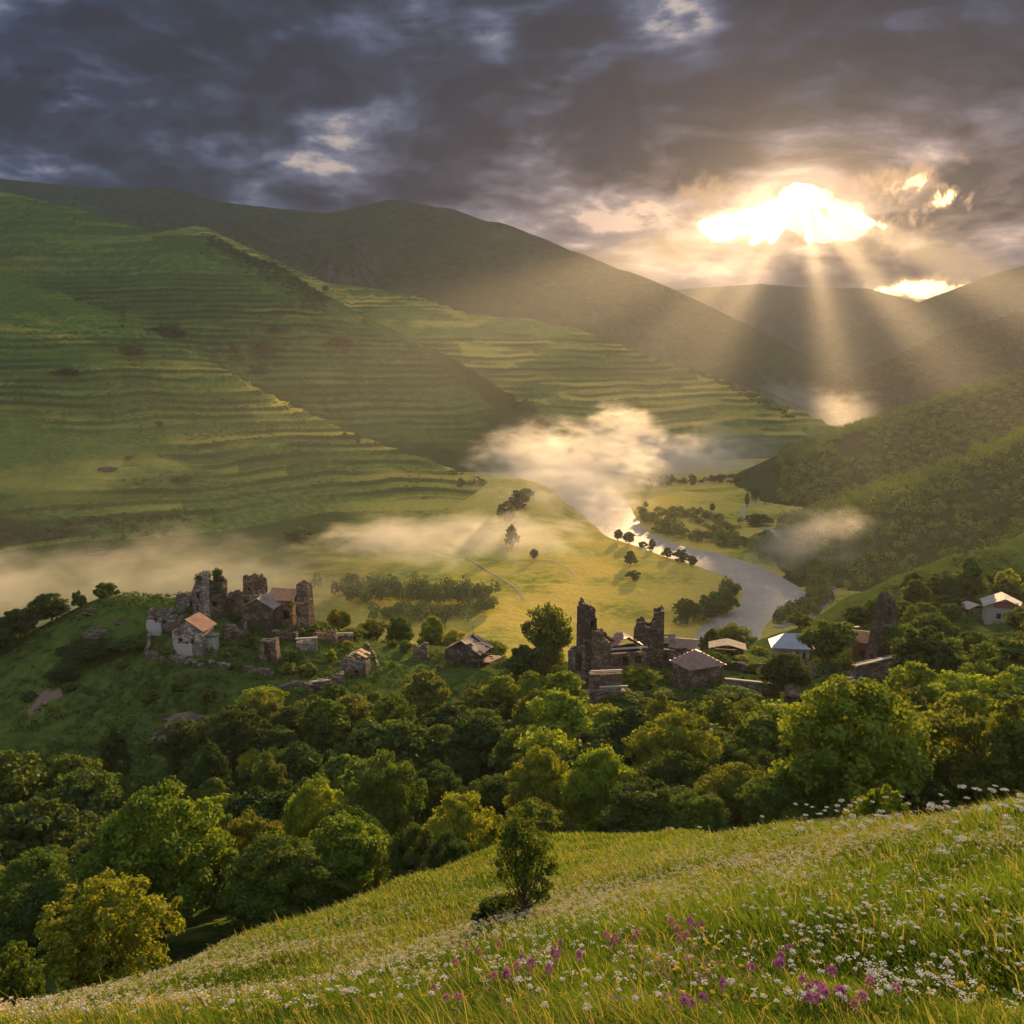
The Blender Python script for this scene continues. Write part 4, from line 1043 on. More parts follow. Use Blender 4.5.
def voxels(solid, cell, fn=None, jit=0.16, seed=0, z_clip=None):
    """skin of a set of solid cells; cells snapped to a slightly irregular lattice, like coursed rubble"""
    nx, ny, nz = solid.shape
    pad = np.zeros((nx + 2, ny + 2, nz + 2), bool); pad[1:-1, 1:-1, 1:-1] = solid
    ids = {}; V = []; F = []
    c_ = np.array(cell, float)
    off = {(1, 0, 0): [(1, 0, 0), (1, 1, 0), (1, 1, 1), (1, 0, 1)], (-1, 0, 0): [(0, 0, 0), (0, 0, 1), (0, 1, 1), (0, 1, 0)],
           (0, 1, 0): [(0, 1, 0), (0, 1, 1), (1, 1, 1), (1, 1, 0)], (0, -1, 0): [(0, 0, 0), (1, 0, 0), (1, 0, 1), (0, 0, 1)],
           (0, 0, 1): [(0, 0, 1), (1, 0, 1), (1, 1, 1), (0, 1, 1)], (0, 0, -1): [(0, 0, 0), (0, 1, 0), (1, 1, 0), (1, 0, 0)]}
    core = pad[1:-1, 1:-1, 1:-1]
    allq = []
    for d, cs in off.items():
        nb = pad[1 + d[0]:nx + 1 + d[0], 1 + d[1]:ny + 1 + d[1], 1 + d[2]:nz + 1 + d[2]]
        I = np.argwhere(core & ~nb)
        if len(I): allq.append(np.stack([I + np.array(k) for k in cs], 1))
    Q = np.concatenate(allq)                     # (m,4,3)
    key = (Q[..., 0] * 4096 + Q[..., 1]) * 4096 + Q[..., 2]
    u, inv = np.unique(key.ravel(), return_inverse=True)
    G = np.stack([u // (4096 * 4096), (u // 4096) % 4096, u % 4096], 1).astype(float)
    rng = np.random.default_rng(seed + 1); J = rng.uniform(-jit, jit, G.shape)
    P = (G + J) * c_
    P[:, 0] -= nx * c_[0] / 2; P[:, 1] -= ny * c_[1] / 2
    if z_clip is not None: P[:, 2] = np.minimum(P[:, 2], z_clip(P[:, 0], P[:, 1]))
    if fn is not None: P = fn(P)
    return P, inv.reshape(-1, 4)

class Building:
    n_ = 0
    def __init__(s, name, label, cat, px, py, rot=0.0, group=None, y0=100, y1=900, sink=0.5, dist=None):
        if dist: a, e = ray(px, py); q = np.array((a * dist, dist, gz(a * dist, dist)))
        else: q = hit(px, py, y0, y1)
        s.q = q; s.s = q[1] / F_PX
        s.o = bpy.data.objects.new(name, None); COL.objects.link(s.o); s.o.location = (q[0], q[1], q[2] - sink)
        s.o.rotation_euler = (0, 0, R(rot)); s.o['label'] = label; s.o['category'] = cat
        if group: s.o['group'] = group
        Building.n_ += 1; s.seed = Building.n_ * 17
        s.sink = sink
    def _link(s, nm, me, off, rz=0.0, parent=None, label=None):
        o = link(nm, me, parent or s.o, loc=(off[0] * s.s, off[1] * s.s, off[2] * s.s), rot=R(rz))
        if label: o['label'] = label
        return o
    def walls(s, w, d, h, mat, top='flat', off=(0, 0, 0), rz=0, rise=0, rag=0.0, taper=0.0, holes=(), cell=0.42, t=1.4, name='wall', axis='x', seed=0, steps=None, deep=1.5, label=None):
        """w,d,h in photo pixels at this distance; holes: (side, u0, u1, z0, z1) as fractions; sides s n w e"""
        k = s.s; W, D, H, RI = w * k, d * k, h * k + s.sink, rise * k
        nx, ny = max(4, round(W / cell)), max(4, round(D / cell)); Hm = H + RI + rag * k
        nz = max(3, int(math.ceil(Hm / cell))); cx, cy_, cz = W / nx, D / ny, cell
        rng = np.random.default_rng(s.seed + seed)
        X, Y, Z = np.meshgrid((np.arange(nx) + 0.5) / nx, (np.arange(ny) + 0.5) / ny, (np.arange(nz) + 0.5) * cz, indexing='ij')
        tx, ty = max(1, round(0.55 * t / cell / 1.0)) / nx, max(1, round(0.55 * t / cell)) / ny
        sh = (X < tx) | (X > 1 - tx) | (Y < ty) | (Y > 1 - ty)
        u = X if axis == 'x' else Y
        g_ = 1 - np.abs(u - 0.5) * 2
        if top == 'gable': lim = H + RI * g_
        elif top == 'mono': lim = H + RI * u
        else: lim = np.full(X.shape, H)
        if steps is not None:            # outline of the broken top, as fractions of H along x
            lim = np.interp(X, [a for a, b in steps], [b for a, b in steps]) * H
        if rag: lim = lim + rag * k * (vnoise(X * nx * 0.33 + s.seed, Y * ny * 0.33 + seed * 3.1, s.seed) - 0.5) * 2
        sol = sh & (Z < lim)
        for side, u0, u1, z0, z1 in holes:
            zz = (Z > z0 * H) & (Z < z1 * H)
            if side in 'sn': m_ = (X > u0) & (X < u1) & ((Y < 0.5) if side == 's' else (Y > 0.5)) & (Y < ty if side == 's' else Y > 1 - ty)
            else: m_ = (Y > u0) & (Y < u1) & ((X < tx) if side == 'w' else (X > 1 - tx))
            sol &= ~(zz & m_)
        def clip(x, y):
            uu = np.clip((x / W + 0.5) if axis == 'x' else (y / D + 0.5), 0, 1)
            return (H + RI * (1 - np.abs(uu - 0.5) * 2)) if top == 'gable' else (H + RI * uu)
        def fn(P):
            f = 1 - taper * np.clip(P[:, 2] / H, 0, 1.1)
            P[:, 0] *= f; P[:, 1] *= f
            lo = P[:, 2] < cz * 0.5; P[lo, 2] -= deep
            return P
        P, F = voxels(sol, (cx, cy_, cz), fn, 0.17 if rag or steps else 0.07, s.seed + seed, clip if top in ('gable', 'mono') and not rag else None)
        return s._link(name, mesh_np(name, P, F, mat, smooth=False), off, rz, label=label)
    def roof(s, w, d, h, rise, mat, axis='x', over=1.2, off=(0, 0, 0), rz=0, miss=0.0, sag=0.0, thick=0.16, style='gable', name='roof', ragedge=0.0, fix=0, label=None):
        """gable roof over walls w x d x h: the ridge runs across 'axis'; miss = share of broken-out cells"""
        k = s.s; W, D, H, RI = w * k + over, d * k + over, h * k + s.sink, rise * k
        nu, nv = max(6, round(W / 0.5)), max(6, round(D / 0.5))
        sol = np.ones((nu, nv, 1), bool)
        if miss:
            X, Y = np.meshgrid(np.arange(nu), np.arange(nv), indexing='ij')
            nn = vnoise(X * 0.35 + s.seed, Y * 0.35, s.seed + 5 + fix)
            sol[:, :, 0] = nn > np.quantile(nn, miss)
        H0 = H + 0.06
        def fn(P):
            x, y, z = P[:, 0] * 1.0, P[:, 1] * 1.0, P[:, 2] * 1.0
            uu = (x / W + 0.5) if axis == 'x' else (y / D + 0.5); vv = (y / D + 0.5) if axis == 'x' else (x / W + 0.5)
            if style == 'gable': zz = H0 + RI * (1 - np.abs(uu - 0.5) * 2)
            elif style == 'hip': zz = H0 + RI * np.minimum(1, np.minimum((1 - np.abs(uu - 0.5) * 2) * 1.0, (1 - np.abs(vv - 0.5) * 2) * 1.5))
            else: zz = H0 + RI * uu
            zz = zz - sag * k * np.sin(np.clip(uu, 0, 1) * math.pi) * np.sin(np.clip(vv, 0, 1) * math.pi) + 0.10 * (vnoise(x * 0.9, y * 0.9, s.seed) - 0.5)
            return np.stack([x, y, zz + z], 1)
        P, F = voxels(sol, (W / nu, D / nv, thick), fn, 0.10 if miss else 0.04, s.seed + 3)
        return s._link(name, mesh_np(name, P, F, mat, smooth=False), off, rz, label=label)
    def box(s, nm, w, d, h, off, mat, rz=0, jit=0.04, parent=None):
        k = s.s; W, D, H = w * k, d * k, h * k; n = [max(1, round(v / 0.5)) for v in (W, D, H)]
        P, F = voxels(np.ones(n, bool), (W / n[0], D / n[1], H / n[2]), None, jit, s.seed + int(off[0] * 7))
        return s._link(nm, mesh_np(nm, P, F, mat, smooth=False), off, rz, parent)
    def ivy(s, w, d, h, off, n=500, leaf=0.26, colour='dark green'):
        k = s.s; rng = np.random.default_rng(s.seed + int(off[0]) + 40)
        dd = rng.normal(size=(n, 3)); dd /= np.linalg.norm(dd, axis=1)[:, None]
        r = rng.random(n)[:, None] ** 0.4 * (1 + 0.25 * np.sin(dd[:, :1] * 6) * np.cos(dd[:, 2:] * 5))
        P = dd * r * np.array([w, d, h]) * k / 2
        V, F = leaves(P, dd, leaf, rng)
        o = s._link('ivy', mesh_np('ivy', V, F, M_LEAF, attrs={"tone": np.repeat(rng.random(n) * 0.7, 4)}), off)
        c = GREENS[colour]; o.color = (*c, 1); return o

# ---- the hilltop cluster on the left
b = Building('ruined_tower_house', "tall ruined tower house with an ivy-topped split wall, on top of the left hill", 'ruined tower', 211, 616, -8)
b.walls(13, 15, 38, STONE_GREY, off=(-9, 0, 0), rag=4, steps=[(0, 0.8), (0.4, 1.0), (1, 0.92)], holes=[('s', .4, .65, .55, .68), ('s', .3, .55, .25, .36)])
b.walls(7, 6, 49, STONE_PALE, off=(0, -5.5, 0), rag=2, name='lit_pillar', label="sunlit tall wall strip standing between the two dark halves")  # pale stone stands in for sunlight on the middle pillar
b.walls(13, 15, 40, STONE_DARK, off=(9, 1, 0), rag=5, steps=[(0, 1.0), (0.6, 0.95), (1, 0.8)], name='wall', holes=[('s', .3, .6, .3, .45)], seed=4)
b.ivy(13, 12, 14, (-9, -1, 41), 800); b.ivy(13, 11, 12, (9, 0, 47), 700); b.ivy(13, 10, 15, (11, -4, 33), 700)
b = Building('ruined_wall', "low square-topped ruined wall left of the ivy-topped tower house", 'ruin', 190, 612, -8)
b.walls(24, 9, 20, STONE_GREY, rag=2, holes=[('s', .6, .75, .4, .7)])
b.ivy(18, 6, 6, (4, -5, 6), 300, colour='mid green')
b = Building('ruined_house', "roofless house with a whitish foot behind the tiled gable house", 'ruin', 166, 630, -14)
b.walls(32, 16, 19, STONE_GREY, rag=4, holes=[('s', .55, .68, .5, .75), ('s', .25, .36, .55, .8)])
b.walls(17, 1.6, 10, PLASTER, off=(-7, -9.6, 0), rag=3, name='plaster_patch', cell=0.5)
b.ivy(12, 8, 6, (12, 0, 20), 300)
b = Building('stone_house', "small stone house with a clay tiled gable roof, lowest of the hilltop cluster", 'house', 194, 649, -9)
b.walls(33, 24, 23, STONE_PALE, top='gable', rise=12, axis='x', holes=[('s', .2, .32, .50, .70), ('s', .43, .53, .42, .58), ('s', .6, .70, .45, .68), ('s', .22, .3, .85, .98), ('s', .4, .47, .12, .24), ('e', .6, .8, .0, .55)], cell=0.36)
b.walls(20, 1.2, 8, PLASTER, off=(-5, -12.3, 1), rag=3, name='plaster_patch', cell=0.4, label="patch of pale plaster left on the lower gable")
b.roof(33, 24, 23, 12, TILE, axis='x', over=1.3)
b.walls(9, 8, 15, PLASTER, off=(21, 1, 0), name='lean_to', label="small whitish lean-to on the right side"); b.box('lean_to_roof', 12, 10, 1, (21, 1, 18), SLAB)
b = Building('ruined_wall', "jagged stone gable stump beside the little whitish lean-to", 'ruin', 236, 638, 10)
b.walls(22, 10, 16, STONE_GREY, rag=3, steps=[(0, .9), (.55, .8), (.72, .55), (1, 1.05)], holes=[('s', .3, .55, 0.05, .55)])
b = Building('stub_tower', "stubby round-cornered tower stump on the skyline behind the hilltop houses", 'ruined tower', 256, 606, -22)
b.walls(19, 17, 30, STONE_BROWN, rag=3, taper=0.08, holes=[('s', .35, .5, .6, .72)])
b = Building('ruined_wall', "long broken wall joining the ivy-topped tower house and the tower stump", 'ruin', 244, 612, -4)
b.walls(36, 10, 20, STONE_BROWN, rag=4, holes=[('s', .2, .3, .5, .75), ('s', .6, .68, .4, .7)])
b = Building('stone_barn', "dark grey gabled barn on the right of the hilltop", 'barn', 264, 626, -10)
b.walls(34, 26, 22, STONE_DARK, top='gable', rise=10, holes=[('s', .35, .5, 0.0, .22)], cell=0.4); b.roof(34, 26, 22, 10, SLAB, over=0.6)
b = Building('brick_house', "orange-walled ruined house with a tiled roof between the dark barn and the slender tower", 'house', 287, 622, -10)
b.walls(24, 24, 26, STONE_RED, top='gable', rise=10, axis='y', holes=[('s', .55, .9, .3, .62), ('s', .1, .25, .4, .6), ('e', .3, .6, .4, .7)], cell=0.4)
b.roof(24, 24, 26, 10, TILE_OR, axis='y', over=1.2, miss=0.06); b.ivy(8, 6, 14, (11, -12, 24), 260, colour='golden green')
b = Building('tapering_tower', "slender intact tapering tower with grass on its flat top, right end of the hilltop", 'tower', 306, 629, -12)
b.walls(14, 14, 49, STONE_BROWN, rag=1, taper=0.16, holes=[('s', .4, .6, .78, .84), ('w', .4, .6, .6, .66)], cell=0.38)
b.ivy(13, 13, 3, (0, 0, 50), 160, colour='olive green')
b = Building('doorway_ruin', "freestanding square ruin with one large dark doorway, in the middle of the left slope", 'ruin', 270, 660, -4)
b.walls(19, 12, 22, STONE_BROWN, rag=2, taper=0.1, holes=[('s', .25, .75, .35, .95), ('s', .4, .7, .0, .4)])
b = Building('ruined_wall', "pale low house front without a roof below the slender tower", 'ruin', 307, 650, 12)
b.walls(21, 9, 9, STONE_PALE, top='mono', rise=4, cell=0.4); b.box('coping', 22, 3, 1.2, (0, -4, 15.5), COPE)
b = Building('ruined_wall', "low dark wall behind the pale roofless house front", 'ruin', 285, 640, 0)
b.walls(26, 7, 9, STONE_DARK, rag=2)
b = Building('ruined_wall', "crumbling reddish wall on the sunlit crest right of the slender tower", 'ruin', 326, 640, -10)
b.walls(24, 8, 12, STONE_RED, rag=4, steps=[(0, .9), (.4, .5), (.7, 1), (1, .6)])
b = Building('ruined_wall', "pale-topped wall stub at the crest's end right of the crumbling reddish wall", 'ruin', 345, 642, 10)
b.walls(16, 7, 9, STONE_BROWN, rag=2); b.box('coping', 17, 2, 1, (0, -3, 12), COPE, rz=-4)
b = Building('stone_house', "half-buried stone house with a worn red roof patch at the hill's right shoulder", 'house', 356, 672, -8)
b.walls(27, 16, 15, STONE_GREY, rag=2, holes=[('s', .55, .68, .2, .45)]); b.roof(20, 15, 17, 5, RUST, off=(3, 2, 0), miss=0.15, over=0.3)
b = Building('arched_cellar', "low arched cellar ruin with a long sloping wall, lowest ruin of the left slope", 'ruin', 327, 690, 14)
b.walls(36, 12, 14, STONE_GREY, rag=2, steps=[(0, .7), (.3, .9), (.6, .8), (1, 1.5)], holes=[('s', .12, .4, 0, .6)])
b.box('coping', 20, 2.4, 1.2, (-6, -6.2, 14.5), COPE, rz=3)

# ---- the tumbledown shed
b = Building('tumbledown_shed', "tumbledown gabled shed with a split slab roof, left of the highest tower", 'shed', 468, 662, -24)
b.walls(40, 26, 14, STONE_DARK, top='gable', rise=13, axis='x', holes=[('s', .42, .6, .1, .55), ('s', .75, .9, .2, .5)], cell=0.42)
b.roof(40, 28, 14, 13, SLAB, miss=0.22, sag=2, over=1.0); b.roof(20, 20, 6, 3, RUST, off=(24, -4, 0), miss=0.2, style='mono', rz=-12, name='collapsed_roof')
b.box('rafter', 26, .8, .8, (14, -12, 19), TIMBER, rz=-14); b.box('rafter', 22, .8, .8, (18, -8, 16), TIMBER, rz=10)
b = Building('ruined_wall', "small boulder-like wall stub left of the tumbledown shed", 'ruin', 421, 658, 0)
b.walls(15, 8, 12, STONE_BROWN, rag=4)

# ---- the great ruin in the middle
b = Building('ruined_tower', "highest ruined tower with a jagged pinnacle, left half of the great ruin in the middle", 'ruined tower', 586, 684, 14)
b.walls(17, 17, 88, STONE_DARK, off=(0, 0, 0), rag=2, taper=0.05, steps=[(0, .93), (.2, 1.02), (.45, .98), (.55, .9), (.7, .95), (.85, .93), (.95, .82), (1, .8)], holes=[('s', .55, .8, .73, .8), ('s', .3, .45, .5, .56)], cell=0.4)
b.walls(14, 14, 42, STONE_GREY, off=(-12, -4, 0), rag=2, steps=[(0, .9), (.3, 1), (1, 1.05)], holes=[('s', .3, .8, .45, .92)], name='side_wall', seed=3)
b.walls(21, 12, 60, STONE_BROWN, off=(12, -6, 0), steps=[(0, 1.0), (.5, .98), (.7, .85), (1, .78)], rag=1, holes=[('s', .05, .95, .0, .18)], name='front_wall', seed=7)
b = Building('ruined_house', "big roof-sagging ruin block between the two broken towers", 'ruin', 620, 676, 12)
b.walls(46, 30, 33, STONE_BROWN, top='mono', rise=-4, holes=[('s', .42, .56, .5, .82), ('s', .72, .9, .55, .8), ('s', .3, .36, .35, .45), ('s', .1, .9, .93, .99)], cell=0.42)
b.roof(34, 24, 33, 11, RUST, off=(5, 3, 0), sag=4, miss=0.08, over=0.3, label="sagging pinkish sheet roof"); b.box('coping', 48, 2, 1.4, (0, -15, 36), COPE, rz=0)
b.box('window_frame', 1.2, 1, 11, (-4.5, -15.6, 18), TIMBER); b.box('window_frame', 1.2, 1, 11, (4.0, -15.6, 18), TIMBER)
b.walls(20, 10, 48, STONE_DARK, off=(-14, 9, 0), steps=[(0, 1.05), (.4, 1.0), (.75, .82), (1, .75)], rag=2, name='inner_wall', seed=5)
b = Building('ruined_tower', "wide broken tower with a notched top and a thin finger of wall on its right", 'ruined tower', 648, 664, -8)
b.walls(31, 20, 58, STONE_DARK, rag=1.5, taper=0.04, steps=[(0, .62), (.08, .80), (.28, .83), (.4, .74), (.62, .74), (.64, 1.0), (.97, 1.02), (1, .96)], holes=[('s', .64, .8, .84, .93), ('n', .64, .8, .84, .93)], cell=0.4)
b = Building('stone_house', "low house with a rusty split roof right behind the notched tower", 'house', 676, 664, -16)
b.walls(34, 22, 18, STONE_GREY, top='gable', rise=6, axis='y', holes=[('s', .12, .3, .4, .8), ('s', .6, .7, .3, .55)], cell=0.42)
b.roof(24, 24, 21, 7, RUST, axis='y', off=(8, 0, 0), miss=0.12, rz=-4); b.roof(16, 18, 25, 5, SLAB, axis='y', off=(-12, 2, 0), miss=0.3, rz=8, name='broken_roof'); b.box('coping', 16, 1.6, 1, (-8, -12, 20), COPE)
b = Building('stone_terrace', "stepped stone terrace walls at the foot of the great ruin", 'retaining wall', 603, 708, 6)
b.walls(46, 10, 27, STONE_GREY, top='mono', rise=-8, rag=0, cell=0.45); b.walls(34, 10, 38, STONE_BROWN, off=(4, 10, 0), top='mono', rise=-3, name='upper_wall', cell=0.45)
b.box('coping', 30, 2, 1.2, (10, -5.2, 27), COPE, rz=0); b.box('coping', 34, 2, 1.2, (4, 5, 41), COPE)
b = Building('stone_house', "squat stone house with a pink-red hipped roof right below the notched tower", 'house', 697, 686, 24)
b.walls(40, 30, 24, STONE_GREY, top='gable', rise=2, axis='x', holes=[('s', .55, .64, .3, .48), ('e', .3, .6, .2, .8)], cell=0.42); b.roof(41, 31, 25, 13, RUST, axis='x', style='hip', over=1.2)
b.box('corner_post', 1.6, 1.6, 24, (20, -15.5, 3), TIMBER)
b = Building('flat_shed', "low shed under a mossy slab roof with a pale rim, behind the pink-roofed house", 'shed', 727, 655, -12)
b.walls(32, 16, 9, STONE_DARK, cell=0.45, holes=[('s', .4, .7, .1, .7)]); b.roof(33, 18, 9, 5, SLAB, axis='x', over=1.4); 
b = Building('garden_wall', "long curved terrace wall right of the pink-roofed house", 'retaining wall', 752, 690, -18)
b.walls(56, 5, 9, STONE_GREY, rag=1, cell=0.5); b.box('coping', 56, 3, 1.2, (0, -1, 11.5), COPE)
b = Building('garden_wall', "short dark-gapped terrace wall above the long curved one", 'retaining wall', 742, 672, -8)
b.walls(38, 6, 9, STONE_DARK, rag=2, cell=0.5, holes=[('s', .1, .5, .2, .9)])

# ---- the right side of the village
b = Building('metal_roofed_house', "house with a pale blue metal hipped roof below the river bend", 'house', 790, 668, -10, dist=262)
b.walls(34, 22, 14, PLASTER, cell=0.5, holes=[('s', .62, .72, .35, .75), ('s', .82, .92, .35, .75), ('s', .15, .28, .35, .75)])
b.roof(38, 26, 14, 12, BLUE, axis='y', style='hip', over=1.5); b.box('chimney', 2, 2, 5, (-6, 0, 22), COPE)
b = Building('orange_roofed_house', "house with an orange tiled roof and red-brown walls touching the tall tapering tower", 'house', 864, 658, -20, dist=232)
b.walls(24, 18, 18, REDPAINT, top='gable', rise=9, axis='y', cell=0.45, holes=[('s', .3, .5, .2, .6)]); b.roof(25, 20, 18, 10, TILE_OR, axis='y', over=1.2)
b.box('ridge_cap', 6, 2, 1.4, (-9, 2, 32), WHITE, rz=30)
b = Building('cottage', "tiny cottage of which only an orange gable roof shows left of the orange-roofed house", 'house', 815, 648, 10, dist=268)
b.walls(15, 12, 10, STONE_RED, top='gable', rise=5, cell=0.5); b.roof(16, 13, 10, 6, TILE_OR, over=1)
b = Building('white_roofed_shed', "shed with a whitish roof peeping out right of the tall tapering tower", 'shed', 906, 650, -14, dist=236)
b.walls(18, 14, 12, STONE_GREY, cell=0.5); b.roof(20, 16, 12, 6, WHITE, axis='y', over=1)
b = Building('tapering_tower', "tallest tapering stone tower, dark and complete, on the right of the village", 'tower', 882, 664, 6, dist=206)
b.walls(29, 26, 80, STONE_DARK, rag=1.2, taper=0.60, steps=[(0, .97), (.25, 1.0), (.75, 1.0), (1, .97)], holes=[('s', .42, .6, .74, .79), ('s', .44, .6, .82, .86), ('s', .45, .58, .9, .94), ('s', .44, .56, .52, .57)], cell=0.38)
b = Building('stone_terrace', "sloping pale-coped stone wall in front of the tall tapering tower", 'retaining wall', 874, 692, 8, dist=186)
b.walls(50, 10, 22, STONE_GREY, top='mono', rise=9, cell=0.42, holes=[('s', .05, .2, .1, .55)]); b.roof(50, 3, 23, 9, COPE, style='mono', axis='x', over=0.2, off=(0, -5, 0), name='coping')
b = Building('lean_to_shed', "stone lean-to with a teal door below the sloping coped wall", 'shed', 852, 694, 10, dist=180)
b.walls(26, 12, 18, STONE_GREY, rag=2, cell=0.42, holes=[('s', .55, .95, 0, .8)]); b.box('door', 9, 1, 17, (6, -6.6, 2), TEAL)
b = Building('white_beehive', "left one of two small white box beehives below the sloping coped wall", 'beehive', 877, 686, 5, dist=181, sink=0.1)
b.box('hive_body', 3.4, 3, 4.6, (0, 0, 0), WHITE); b.box('hive_lid', 4, 3.6, 1, (0, 0, 4.7), PLASTER)
b = Building('white_beehive', "right one of two small white box beehives, nearest the big dark tree", 'beehive', 884, 687, -6, dist=180, sink=0.1)
b.box('hive_body', 3.4, 3, 3.6, (0, 0, 0), WHITE); b.box('hive_lid', 4, 3.6, 1, (0, 0, 3.7), PLASTER)
b = Building('white_house', "white plastered house with a pale pink roof and dark windows at the right edge", 'house', 1001, 624, -22, dist=300)
b.walls(33, 26, 19, PLASTER, top='gable', rise=8, axis='x', cell=0.5, holes=[('s', .3, .42, .42, .68), ('s', .52, .64, .42, .68), ('s', .74, .84, .42, .68)])
for u in (-4.6, 2.6, 9.6):
    w_ = b.box('window', 4, .6, 5.4, (u, -13.1, 8.4), GLASSD); b.box('frame', 4.6, .4, .8, (0, -.5, -.9), WHITE, parent=w_)
b.roof(34, 28, 19, 9, WHITE, axis='x', over=1.6); b.box('gable_boards', 22, .6, 6, (1, -13.6, 20), REDPAINT)
b = Building('outbuilding', "low outbuilding with a pale pink roof left of the white house", 'shed', 972, 612, 14, dist=318)
b.walls(20, 12, 6, STONE_GREY, cell=0.5); b.roof(22, 14, 6, 4, WHITE, axis='x', over=1)

# ---- field walls, rocks, poles
def path_wall(name, pts, h, t, mat, label, cat='wall', y0=100, y1=900, rag=0.25, cell=0.45, group=None):
    Q = np.array([hit(px, py, y0, y1)[:2] for px, py in pts]); s_ = np.concatenate([[0], np.cumsum(np.linalg.norm(np.diff(Q, axis=0), axis=1))])
    n = max(4, int(s_[-1] / cell)); nt_ = max(1, round(t / cell)); nz = max(2, int(h / cell * 1.5) + 1)
    X, Y, Z = np.meshgrid(np.arange(n), np.arange(nt_), (np.arange(nz) + .5) * cell, indexing='ij')
    sol = Z < h + 0.5 + rag * h * (vnoise(X * 0.3, Y * 0.3 + h, 5) - 0.5) * 2
    x0, y0_ = Q[0]; z0 = gz(*Q[0])
    def fn(P):
        u = np.clip(P[:, 0] + n * cell / 2, 0, s_[-1]); x = np.interp(u, s_, Q[:, 0]); y = np.interp(u, s_, Q[:, 1])
        u2 = np.clip(u + 0.5, 0, s_[-1]); u1 = np.clip(u - 0.5, 0, s_[-1])
        dx = np.interp(u2, s_, Q[:, 0]) - np.interp(u1, s_, Q[:, 0]); dy = np.interp(u2, s_, Q[:, 1]) - np.interp(u1, s_, Q[:, 1]); L = np.hypot(dx, dy) + 1e-6
        x = x - dy / L * P[:, 1]; y = y + dx / L * P[:, 1]
        return np.stack([x - x0, y - y0_, terrain(x, y) - z0 - 0.5 + P[:, 2]], 1)
    P, F = voxels(sol, (cell, t / nt_, cell), fn, 0.15, int(h * 10) + len(pts))
    o = link(name, mesh_np(name, P, F, mat, smooth=False), loc=(x0, y0_, z0), label=label, category=cat)
    if group: o['group'] = group
    return o
path_wall('dry_stone_wall', [(148, 656), (165, 660), (182, 662), (200, 668), (222, 666), (250, 672), (275, 676)], 1.1, 0.9, STONE_GREY, "long grey dry stone wall winding below the tiled gable house")
path_wall('dry_stone_wall', [(150, 640), (149, 650), (147, 657)], 2.0, 0.9, STONE_GREY, "short upright pair of grey wall stubs left of the long winding wall")
path_wall('dry_stone_wall', [(262, 700), (280, 690), (298, 684), (312, 688)], 0.8, 0.8, STONE_GREY, "low wall curving up to the arched cellar ruin")
path_wall('dry_stone_wall', [(366, 644), (374, 655), (378, 668)], 0.6, 0.5, STONE_PALE, "thin pale wall running down the right shoulder of the hill")

def rock(px, py, wpx, hpx, label, dist=None, y0=60, rot=0, depth=0.8, seed=0, mat=None):
    if dist: a, e = ray(px, py); q = np.array((a * dist, dist, gz(a * dist, dist)))
    else: q = hit(px, py, y0, 900)
    s_ = q[1] / F_PX; V, F = ICO4; V = V.copy()
    f = 0.55 * fbm(V[:, 0] * 1.6 + seed, V[:, 1] * 1.6 + V[:, 2] * 2.3, 4, seed) + 0.3 * np.floor(3 * fbm(V[:, 2] * 2 + seed, V[:, 0] * 1.5, 2, seed + 3)) / 3
    V = V * (1 + f)[:, None] * np.array([wpx, wpx * depth, hpx]) * s_ / 2
    return link('rock_outcrop', mesh_np('rock_outcrop', V, F, mat or ROCK, smooth=False), loc=tuple(q), rot=R(rot), label=label, category='rock')
rock(193, 722, 70, 24, "long brown rock outcrop above the wood below the hilltop houses", seed=3, depth=0.5)
rock(172, 735, 36, 18, "lower left knob of the long brown outcrop", seed=5)
rock(98, 634, 30, 9, "grey rocks on the face of the grassy hill near its top", seed=7)
rock(118, 624, 9, 12, "small upright pale boulder beside the grey rocks on the grassy hill", seed=9)
rock(92, 612, 18, 8, "dark rock just under the top of the grassy hill", seed=10)
rock(78, 648, 14, 5, "flat pale stones low on the face of the grassy hill", seed=11)
rock(808, 668, 20, 44, "dark cliff rock under the pale blue metal roof", dist=205, seed=13, rot=20)
rock(796, 702, 28, 34, "dark rock below the cliff rock, above the biggest tree", dist=186, seed=15)
rock(10, 868, 34, 22, "grey rock showing at the left edge among the lower trees", dist=84, seed=17)
rock(96, 548, 22, 10, "pale cliff patch on the far hillside above the mist on the left", dist=1085, seed=19)
rock(110, 505, 18, 6, "pale stones on a terrace of the nearest hill", dist=1330, seed=21)
def earth_patch(px, py, w, d, label, y0=100, name='bare_earth'):
    q = hit(px, py, y0, 3000); s_ = q[1] / F_PX; n = 20; V = []; F = []
    for i in range(n + 1):
        for j in range(24):
            a = 2 * math.pi * j / 24; r = i / n * (1 + 0.25 * math.sin(3 * a + px) + 0.12 * math.sin(7 * a))
            x, y = q[0] + r * w * s_ / 2 * math.cos(a), q[1] + r * d / 2 * math.sin(a)
            V.append((x, y))
    V = np.array(V); z = terrain(V[:, 0], V[:, 1]) + 0.30 * (1 - (np.repeat(np.arange(n + 1), 24) / n) ** 3) - 0.10 + 0.25 * (vnoise(V[:, 0] * 1.7, V[:, 1] * 1.7, 3) - 0.5)
    F = [(i * 24 + j, i * 24 + (j + 1) % 24, (i + 1) * 24 + (j + 1) % 24, (i + 1) * 24 + j) for i in range(n) for j in range(24)]
    structure(name, mesh_np(name, np.column_stack([V, z]), np.array(F), EARTH))
earth_patch(44, 700, 30, 12, '')
